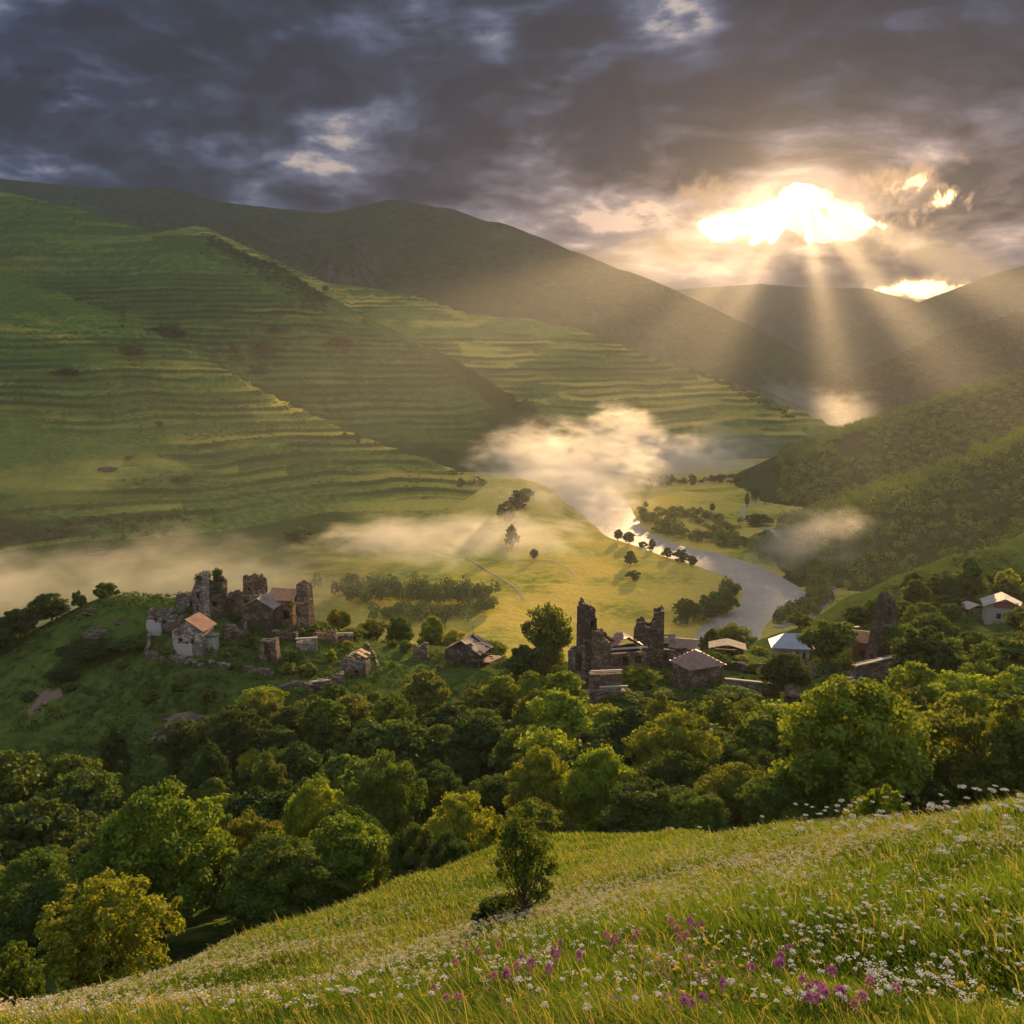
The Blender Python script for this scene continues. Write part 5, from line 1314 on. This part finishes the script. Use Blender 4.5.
# country road on the far bank
def ribbon(name, pts, w_, mat, lift=0.25, y0=300):
    Q = resample(np.array([hit(px, py, y0, 4000)[:2] for px, py in pts]), 160); V = []
    t = np.gradient(Q, axis=0); t /= np.linalg.norm(t, axis=1)[:, None] + 1e-9; nr = np.stack([-t[:, 1], t[:, 0]], 1)
    for k in (-1, -.5, 0, .5, 1): V.append(Q + nr * w_ / 2 * k)
    V = np.stack(V, 1).reshape(-1, 2); z = terrain(V[:, 0], V[:, 1]) + lift
    F = [(i * 5 + k, i * 5 + k + 1, (i + 1) * 5 + k + 1, (i + 1) * 5 + k) for i in range(len(Q) - 1) for k in range(4)]
    structure(name, mesh_np(name, np.column_stack([V, z]), np.array(F), mat))
ROAD = plain("pale_gravel_road", (0.36, 0.33, 0.30))
ribbon('country_road', [(757, 503), (746, 508), (742, 513), (748, 519), (757, 523), (775, 533), (788, 543), (800, 555), (812, 567), (826, 579), (832, 589), (827, 602), (812, 614), (795, 622), (776, 628)], 7.5, ROAD, 0.8)
ribbon('field_track', [(436, 552), (452, 556), (470, 561), (484, 570), (500, 578), (516, 588), (524, 600)], 3.0, EARTH, 0.3)
ribbon('field_track', [(478, 532), (490, 538), (502, 548), (508, 556)], 2.6, ROAD, 0.3)
ribbon('field_track', [(535, 560), (552, 562), (568, 568), (574, 576)], 2.4, EARTH, 0.3)
# distant poles
def pole(px, py, hpx, label, y0=200, arms=True):
    q = hit(px, py, y0, 6000); s_ = q[1] / F_PX; V = []; F = []
    tube(V, F, [(0, 0, -0.5), (0, 0, hpx * s_)], [0.28 * s_, 0.18 * s_], 6)
    o = link('utility_pole', mesh_np('utility_pole', V, np.array(F), TIMBER), loc=tuple(q), label=label, category='pole')
    if arms:
        V = []; F = []; tube(V, F, [(-2.2 * s_, 0, hpx * .9 * s_), (2.2 * s_, 0, hpx * .9 * s_)], [0.15 * s_] * 2, 5); link('crossarm', mesh_np('crossarm', V, np.array(F), TIMBER), o)
pole(102, 343, 17, "lattice-thin pole standing on the crest of the nearest terraced hill", 1500)
pole(473, 640, 16, "thin pole behind the tumbledown shed", 240)
# ------------------------------------------------------------------ the flowering meadow
def blade_mat():
    m, g, out = new_mat("grass_blades")
    tone = g.attr('tone').outputs['Fac']; dry = g.attr('dry').outputs['Fac']
    c = g.mix(tone, (0.045, 0.100, 0.016), (0.145, 0.235, 0.032)); c = g.mix(dry, c, (0.27, 0.25, 0.085))
    df = g.n("ShaderNodeBsdfDiffuse"); g.put(df.inputs[0], c); tl = g.n("ShaderNodeBsdfTranslucent"); g.put(tl.inputs[0], g.mix(1.0, c, (1.3, 1.2, 0.7), 'MULTIPLY'))
    a = g.n("ShaderNodeMixShader"); a.inputs[0].default_value = 0.45; g.t.links.new(df.outputs[0], a.inputs[1]); g.t.links.new(tl.outputs[0], a.inputs[2])
    g.t.links.new(a.outputs[0], out.inputs[0]); return m
M_BLADE = blade_mat()
def petal_mat(name, c, tr=0.3):
    m, g, out = new_mat(name)
    t = g.attr('tone').outputs['Fac']
    cc = g.mix(t, tuple(k * 0.75 for k in c), tuple(min(1, k * 1.1) for k in c))
    df = g.n("ShaderNodeBsdfDiffuse"); g.put(df.inputs[0], cc); tl = g.n("ShaderNodeBsdfTranslucent"); g.put(tl.inputs[0], cc)
    a = g.n("ShaderNodeMixShader"); a.inputs[0].default_value = tr; g.t.links.new(df.outputs[0], a.inputs[1]); g.t.links.new(tl.outputs[0], a.inputs[2])
    g.t.links.new(a.outputs[0], out.inputs[0]); return m
M_WHITE = petal_mat("white_petals", (0.82, 0.80, 0.70)); M_CREAM = petal_mat("cream_petals", (0.72, 0.62, 0.36)); M_PURPLE = petal_mat("purple_petals", (0.42, 0.14, 0.40)); M_PINK = petal_mat("pink_petals", (0.55, 0.26, 0.36)); M_YELLOW = petal_mat("yellow_petals", (0.75, 0.55, 0.06)); M_STEM = plain("flower_stem", (0.09, 0.13, 0.03))

def crest_r(x, y):
    return np.interp(np.degrees(np.arctan2(x, y)), [-31, -15, -7, 0, 5, 11, 17, 23, 30], [27, 36, 46, 58, 66, 54, 39, 30, 24])
def meadow_pts(n, rng, r0=3.2, r1=66, a=35):
    th = np.radians(rng.uniform(-a, a, n)); r = np.exp(rng.uniform(math.log(r0), math.log(r1), n))
    x, y = r * np.sin(th), r * np.cos(th); k = r < crest_r(x, y)
    return x[k], y[k], r[k]
def build_grass():
    rng = np.random.default_rng(21)
    x, y, r = meadow_pts(130000, rng)
    z = terrain(x, y); n0 = len(x); B = 6
    big = fbm(x / 3.0, y / 3.0, 3, 71); mid = fbm(x / 0.9, y / 0.9, 2, 72); band = fbm(x / 9, y / 5, 3, 73)
    f = y * math.cos(PITCH) - z * math.sin(PITCH); py = 512 - F_PX * (y * math.sin(PITCH) + z * math.cos(PITCH)) / f
    dry_p = np.clip(0.0 + 0.45 * band + 0.20 * smooth01(r, 9, 20) + 0.25 * big, 0.0, 0.6)
    hgt = (0.19 + 0.15 * np.clip(big + 0.5, 0, 1) + 0.07 * mid) * (1 - 0.25 * smooth01(r, 20, 50))
    # several blades per tuft
    k = np.repeat(np.arange(n0), B); n = len(k)
    spread = 0.05 + 0.006 * r[k]
    bx = x[k] + rng.normal(0, 1, n) * spread; by = y[k] + rng.normal(0, 1, n) * spread; bz = z[k] - 0.02 + (terrain_slope(bx, by, x[k], y[k]))
    h = hgt[k] * rng.uniform(0.55, 1.35, n); seed = rng.random(n) < 0.028; h = np.where(seed, h * rng.uniform(1.2, 1.7, n), h)
    w_ = 0.0026 + 0.00062 * r[k]; ang = rng.uniform(0, 2 * math.pi, n)
    la = rng.uniform(0, 2 * math.pi, n) * 0.5 + 2.3; lean = h * rng.uniform(0.1, 0.75, n)
    dx, dy = np.cos(ang) * w_, np.sin(ang) * w_; lx, ly = np.cos(la) * lean, np.sin(la) * lean
    P0 = np.stack([bx - dx, by - dy, bz], 1); P1 = np.stack([bx + dx, by + dy, bz], 1)
    m0 = np.stack([bx - dx * .75 + lx * .3, by - dy * .75 + ly * .3, bz + h * .6], 1); m1 = np.stack([bx + dx * .75 + lx * .3, by + dy * .75 + ly * .3, bz + h * .6], 1)
    T0 = np.stack([bx - dx * .12 + lx, by - dy * .12 + ly, bz + h * (1 - 0.15 * lean / h)], 1); T1 = np.stack([bx + dx * .12 + lx, by + dy * .12 + ly, bz + h * (1 - 0.15 * lean / h)], 1)
    V = np.stack([P0, P1, m0, m1, T0, T1], 1).reshape(-1, 3)
    i = np.arange(n)[:, None] * 6
    F = np.concatenate([i + np.array([0, 1, 3, 2]), i + np.array([2, 3, 5, 4])])
    tone = np.clip(0.5 + 0.5 * mid[k] + 0.6 * big[k] + rng.normal(0, 0.18, n), 0, 1)
    dry = (rng.random(n) < dry_p[k]) * rng.uniform(0.4, 1.0, n); dry = np.where(seed, 0.9, dry)
    o = link("meadow_grass", mesh_np("meadow_grass", V, F, M_BLADE, attrs={"tone": np.repeat(tone, 6), "dry": np.repeat(dry, 6)}), kind="stuff")
    o['label'] = "tall mixed meadow grass in the foreground"; o['category'] = "grass"
_SL = {}
def terrain_slope(bx, by, x0, y0):
    """height change from a tuft's foot to one of its blades, from the meadow's own fall"""
    e = 0.5
    if 'g' not in _SL:
        gx, gy = np.meshgrid(np.linspace(-46, 46, 93), np.linspace(2, 70, 69), indexing='ij')
        gz_ = terrain(gx.ravel(), gy.ravel()).reshape(gx.shape); _SL['g'] = (np.gradient(gz_, 1.0, axis=0), np.gradient(gz_, 1.0, axis=1))
    ix = np.clip(np.round(x0 + 46).astype(int), 0, 92); iy = np.clip(np.round(y0 - 2).astype(int), 0, 68)
    return _SL['g'][0][ix, iy] * (bx - x0) + _SL['g'][1][ix, iy] * (by - y0)
build_grass()

def umbel(rad, n, rng, dome=0.35, size=0.011, flat=True):
    """a flat-topped head of many tiny florets: small hexagons on a shallow dome; returns V,F"""
    V = []; F = []
    for i in range(n):
        r = rad * math.sqrt((i + 0.5) / n); a = i * 2.39996 + rng.uniform(-.2, .2)
        c = np.array([r * math.cos(a), r * math.sin(a), dome * rad * (1 - (r / rad) ** 2) + rng.uniform(-.12, .12) * rad])
        s = size * rng.uniform(0.7, 1.3); tl = rng.normal(0, 0.35, 2); o = len(V)
        for j in range(6):
            t = j * math.pi / 3; V.append(c + np.array([s * math.cos(t), s * math.sin(t), s * (tl[0] * math.cos(t) + tl[1] * math.sin(t))]))
        V.append(c + np.array([0, 0, s * 0.35]))
        F += [(o + j, o + (j + 1) % 6, o + 6) for j in range(6)]
    return np.array(V), np.array(F)
def ball_head(rad, n, rng, tall=1.2, size=0.009):
    V = []; F = []
    for i in range(n):
        d = rng.normal(size=3); d /= np.linalg.norm(d); d[2] = abs(d[2]) * 1.0 if rng.random() < .8 else d[2]
        c = d * rad * np.array([1, 1, tall]) * rng.uniform(.6, 1); t = np.cross(d, rng.normal(size=3)); t /= np.linalg.norm(t) + 1e-9; b_ = np.cross(d, t); s = size * rng.uniform(.7, 1.4); o = len(V)
        V += [c - t * s * .5, c + b_ * s * .5, c + d * s * 2.2, c - b_ * s * .5]; F.append((o, o + 1, o + 2, o + 3))
    return np.array(V), np.array(F)
def head_me(name, VF, mat):
    V, F = VF; rng = np.random.default_rng(len(V)); 
    return mesh_np(name, V, F, mat, smooth=False, attrs={"tone": rng.random(len(V))})
def stem_me(name, h, seed, spokes=0, rad=0.03):
    rng = np.random.default_rng(seed); V = []; F = []
    lean = rng.uniform(-.12, .12, 2) * h
    tube(V, F, [(-lean[0], -lean[1], -h), (-lean[0] * .4, -lean[1] * .4, -h * .5), (0, 0, -0.012)], [0.0028, 0.0024, 0.0018], 4)
    for i in range(spokes):
        a = 2 * math.pi * i / spokes; tube(V, F, [(0, 0, -0.045), (rad * .75 * math.cos(a), rad * .75 * math.sin(a), -0.002)], [0.0014, 0.001], 3)
    for s_ in (0.35, 0.6):
        a = rng.uniform(0, 6.28); tube(V, F, [(-lean[0] * s_, -lean[1] * s_, -h * s_), (math.cos(a) * .05 - lean[0] * s_, math.sin(a) * .05 - lean[1] * s_, -h * s_ + .05)], [0.003, 0.0006], 3)
    return mesh_np(name, V, np.array(F), M_STEM)
def flowers():
    rng = np.random.default_rng(31); rnd = random.Random(3)
    S = {}
    def add(kind, x, y, sc, label, cat, group):
        if kind not in S:
            r_ = np.random.default_rng(len(S) + 50)
            if kind[0] == 'w': S[kind] = (stem_me('stem', .34, len(S), 7, .034), head_me('flower_head', umbel([.030, .024, .036][int(kind[1])], [26, 18, 34][int(kind[1])], r_, .12, .0062), M_WHITE))
            elif kind[0] == 'p': S[kind] = (stem_me('stem', .30, len(S)), head_me('flower_head', ball_head(.026, 90, r_), M_PURPLE if kind[1] == '0' else M_PINK))
            elif kind[0] == 's': S[kind] = (stem_me('stem', .30, len(S)), head_me('flower_spike', ball_head(.022, 120, r_, 3.0), M_PURPLE if kind[1] == '0' else M_PINK))
            else: S[kind] = (stem_me('stem', .28, len(S), 5, .02), head_me('flower_head', umbel(.022, 16, r_, .5, .009), M_YELLOW))
        st_, hd = S[kind]; z = gz(x, y)
        o = bpy.data.objects.new({'w': 'yarrow_flower', 'p': 'clover_flower', 's': 'spike_flower', 'y': 'yellow_flower'}[kind[0]], None); COL.objects.link(o)
        hh = rnd.uniform(.30, .46); o.location = (x, y, z + hh); o.rotation_euler = (rnd.uniform(-.25, .25), rnd.uniform(-.25, .25), rnd.uniform(0, 6.28)); o.scale = (sc, sc, sc)
        o['label'] = label; o['category'] = cat; o['group'] = group
        a = link('stem', st_, o); b_ = link(hd.name.split('.')[0], hd, o)
    def near_pt(px, py):
        q = hit(px + rnd.uniform(-2, 2), py + 34 * 7 / 7, 3, 40, 400); return q[0], q[1]
    # white heads, in loose clusters as in the photograph
    CW = [(850, 905, 36, 15, 26), (830, 915, 28, 14, 16), (790, 940, 30, 12, 10), (870, 930, 30, 12, 12), (930, 920, 14, 8, 6), (1002, 925, 16, 10, 10), (1010, 955, 16, 8, 8), (950, 960, 14, 10, 10), (935, 985, 14, 10, 8), (870, 975, 26, 10, 14), (860, 995, 24, 10, 10), (795, 992, 24, 8, 12),
          (790, 870, 60, 14, 16), (900, 880, 70, 16, 18), (740, 910, 50, 16, 12), (970, 885, 40, 20, 10), (620, 1008, 60, 10, 6), (500, 1012, 60, 8, 6), (540, 935, 40, 12, 10), (430, 960, 60, 20, 12), (350, 1000, 60, 12, 8), (700, 960, 60, 24, 9), (560, 985, 60, 16, 5)]
    for cx, cy_, sx, sy, n in CW:
        for i in range(n):
            x, y = near_pt(rnd.gauss(cx, sx), min(1030, rnd.gauss(cy_, sy)))
            add(f"w{rnd.randrange(3)}", x, y, rnd.uniform(.6, 1.15), "white flat-topped yarrow head on a thin stem in the foreground grass", 'flower', "white yarrow heads in the near meadow")
    for cx, cy_, sx, sy, n, kd in [(775, 968, 6, 5, 2, 'p0'), (785, 945, 6, 5, 2, 'p0'), (748, 972, 4, 3, 1, 'p0'), (818, 990, 14, 8, 7, 'p0'), (822, 1002, 14, 5, 5, 'p0'), (690, 1000, 22, 6, 3, 'p0'), (888, 1000, 12, 4, 2, 'p1'), (720, 1004, 3, 5, 1, 's0'), (566, 950, 8, 8, 3, 's0'), (518, 970, 16, 8, 5, 's0'), (468, 945, 16, 8, 5, 's1'), (620, 935, 16, 8, 4, 's1'), (660, 930, 24, 8, 6, 's1'), (690, 925, 10, 6, 3, 's0'), (505, 985, 16, 8, 3, 's1'), (450, 1005, 8, 5, 3, 'p1'), (850, 1012, 14, 5, 3, 'p1')]:
        for i in range(n):
            x, y = near_pt(rnd.gauss(cx, sx), rnd.gauss(cy_, sy)); col = 'purple' if kd[1] == '0' else 'pink'
            add(kd, x, y, rnd.uniform(.9, 1.3), f"{col} {'round clover-like head' if kd[0] == 'p' else 'upright flower spike'} in the foreground grass", 'flower', f"{col} {'round' if kd[0] == 'p' else 'spiked'} flowers in the near meadow")
    for i in range(34):
        cx, cy_ = rnd.choice([(700, 950), (705, 965), (960, 995), (1010, 905), (690, 985), (640, 955)]); x, y = near_pt(rnd.gauss(cx, 22), rnd.gauss(cy_, 12))
        add('y0', x, y, rnd.uniform(.8, 1.2), "small yellow flower head in the foreground grass", 'flower', "yellow flowers in the near meadow")
    # the rest of the bloom: far too many to count
    def bloom(name, n, mat, rad, r0, r1, keep, hgt=(.26, .44), nf=9, lab=''):
        x, y, r = meadow_pts(n, rng, r0, r1); z = terrain(x, y)
        f = y * math.cos(PITCH) - z * math.sin(PITCH); py = 512 - F_PX * (y * math.sin(PITCH) + z * math.cos(PITCH)) / f; px = 512 + F_PX * x / f
        k = keep(x, y, r, px, py) > rng.random(len(x)); x, y, z, r = x[k], y[k], z[k], r[k]; n_ = len(x)
        hh = rng.uniform(*hgt, n_); C = np.stack([x, y, z + hh], 1); i = np.repeat(np.arange(n_), nf); m_ = len(i)
        R_ = rad * (1 + 0.012 * r)
        a = rng.uniform(0, 6.28, m_); q = np.sqrt(rng.random(m_)); P = C[i] + np.stack([np.cos(a) * q * R_[i], np.sin(a) * q * R_[i], rng.normal(0, .15, m_) * rad + (1 - q * q) * rad * .4], 1)
        nr = np.stack([rng.normal(0, .3, m_), rng.normal(0, .3, m_), np.ones(m_)], 1); nr /= np.linalg.norm(nr, axis=1)[:, None]
        V, F = leaves(P, nr, rad * 0.55, rng, 1.1)
        o = link(name, mesh_np(name, V, F, mat, smooth=False, attrs={"tone": rng.random(len(V))}), kind='stuff'); o['label'] = lab; o['category'] = 'flowers'
    def strip(x, y, r, px, py):   # the cream band across the meadow
        line = np.interp(px, [0, 200, 350, 480, 600, 700, 850, 1024], [1012, 985, 955, 930, 900, 880, 858, 845]); wd = np.interp(px, [0, 400, 700, 1024], [26, 30, 26, 34])
        return np.exp(-((py - line) / wd) ** 2) * np.clip(0.65 + 1.3 * fbm(x / 2.2, y / 2.2, 3, 81), 0.05, 1)
    bloom("cream_flowers", 42000, M_CREAM, .040, 6, 60, lambda *a: strip(*a) * 1.0, lab="band of cream umbel flowers across the meadow")
    bloom("white_flowers", 23000, M_WHITE, .032, 7, 60, lambda x, y, r, px, py: 0.07 + 0.42 * strip(x, y, r, px, py) + 0.5 * smooth01(px, 720, 980) * np.clip(fbm(x / 1.6, y / 1.6, 2, 87) + 0.1, 0, 1), lab="small white flowers all over the meadow")
    bloom("yellow_flowers", 9000, M_YELLOW, .020, 6, 60, lambda x, y, r, px, py: np.clip(0.15 + 1.2 * fbm(x / 4, y / 4, 2, 83), 0, .6), lab="small yellow flowers in the meadow grass")
    bloom("pink_flowers", 14000, M_PINK, .022, 6, 30, lambda x, y, r, px, py: np.clip(fbm(x / 2.0, y / 2.0, 2, 85) * 1.6 - .15, 0, .8) * smooth01(px, 330, 460) * smooth01(px, 800, 650), lab="patches of pink flowers in the meadow grass")
flowers()

# tall umbels standing against the dark wood on the meadow's right crest
def tall_umbels():
    rnd = random.Random(8); r_ = np.random.default_rng(90)
    st_ = stem_me('stem', .9, 77, 8, .05); hds = [head_me('flower_head', umbel(.075, 70, r_, .10, .0075), M_WHITE), head_me('flower_head', umbel(.055, 50, r_, .12, .007), M_WHITE)]
    for px in [rnd.uniform(790, 1030) for _ in range(46)] + [672, 700, 735, 762, 775, 800, 826, 836, 845, 852, 862, 870, 878, 884, 898, 912, 930, 938, 946, 955, 962, 974, 985, 992, 1003, 1012, 1019]:
        a, _ = ray(px, 820); yy = float(crest_r(np.array([a]), np.array([1.0]))[0]) * 0.88 * rnd.uniform(.62, 1.0) * math.cos(math.atan(a)); x = a * yy; z = gz(x, yy); hh = rnd.uniform(.45, .95)
        o = bpy.data.objects.new('tall_umbel', None); COL.objects.link(o); o.location = (x, yy, z + hh); o.rotation_euler = (rnd.uniform(-.2, .2), rnd.uniform(-.2, .2), rnd.uniform(0, 6)); k = rnd.uniform(.9, 1.4); o.scale = (k, k, k)
        o['label'] = "tall white umbel flower standing above the grass on the meadow's crest"; o['category'] = 'flower'; o['group'] = "tall umbels along the meadow crest"
        link('stem', st_, o); link('flower_head', hds[rnd.randrange(2)], o)
tall_umbels()

# undergrowth on the village hill
def undergrowth():
    rng = np.random.default_rng(41)
    P = scatter(42000, (-190, 260), (95, 420), rng, lambda x, y, z, reg, rd, px, py: (reg == -2) & (px > -60) & (px < 1090) & (py < np.interp(px, *_wb) + 20) & (fbm(x / 9, y / 9, 3, 95) + 0.5 * fbm(x / 30, y / 30, 2, 96) > -0.12) & ~((py < np.interp(px, [720, 760, 830, 890, 950, 1100], [660, 645, 608, 580, 556, 560]) + 26) & (px > 730) & (px < 950)) )
    P = P[:12000]; n = len(P)
    o = link("undergrowth", forest_mesh("undergrowth", P, rng.uniform(.35, 1.5, n), rng.uniform(.8, 2.4, n), rng, 22, .30), kind='stuff'); o.color = (0.060, 0.110, 0.020, 1)
    o['label'] = "low scrub and weeds on the village hill"; o['category'] = 'scrub'
undergrowth()
# ------------------------------------------------------------------ the air of the valley
def haze():
    m, g, out = new_mat("valley_air")
    v = g.n("ShaderNodeVolumePrincipled")
    v.inputs['Color'].default_value = (0.93, 0.95, 1.0, 1)
    v.inputs['Density'].default_value = HAZE_DENSITY
    v.inputs['Anisotropy'].default_value = HAZE_G
    g.t.links.new(v.outputs[0], out.inputs['Volume'])
    x0, x1, y0, y1, z0, z1 = -9500, 9000, -60, 13800, -1500, 1330
    V = [(x0, y0, z0), (x1, y0, z0), (x1, y1, z0), (x0, y1, z0), (x0, y0, z1), (x1, y0, z1), (x1, y1, z1), (x0, y1, z1)]
    V = [(x * (0.78 if y > 5000 else 1), y, z) for x, y, z in V]
    F = np.array([(0, 3, 2, 1), (4, 5, 6, 7), (0, 1, 5, 4), (1, 2, 6, 5), (2, 3, 7, 6), (3, 0, 4, 7)])
    link("haze", mesh_np("haze", V, F, m, smooth=False), kind='stuff')
haze()
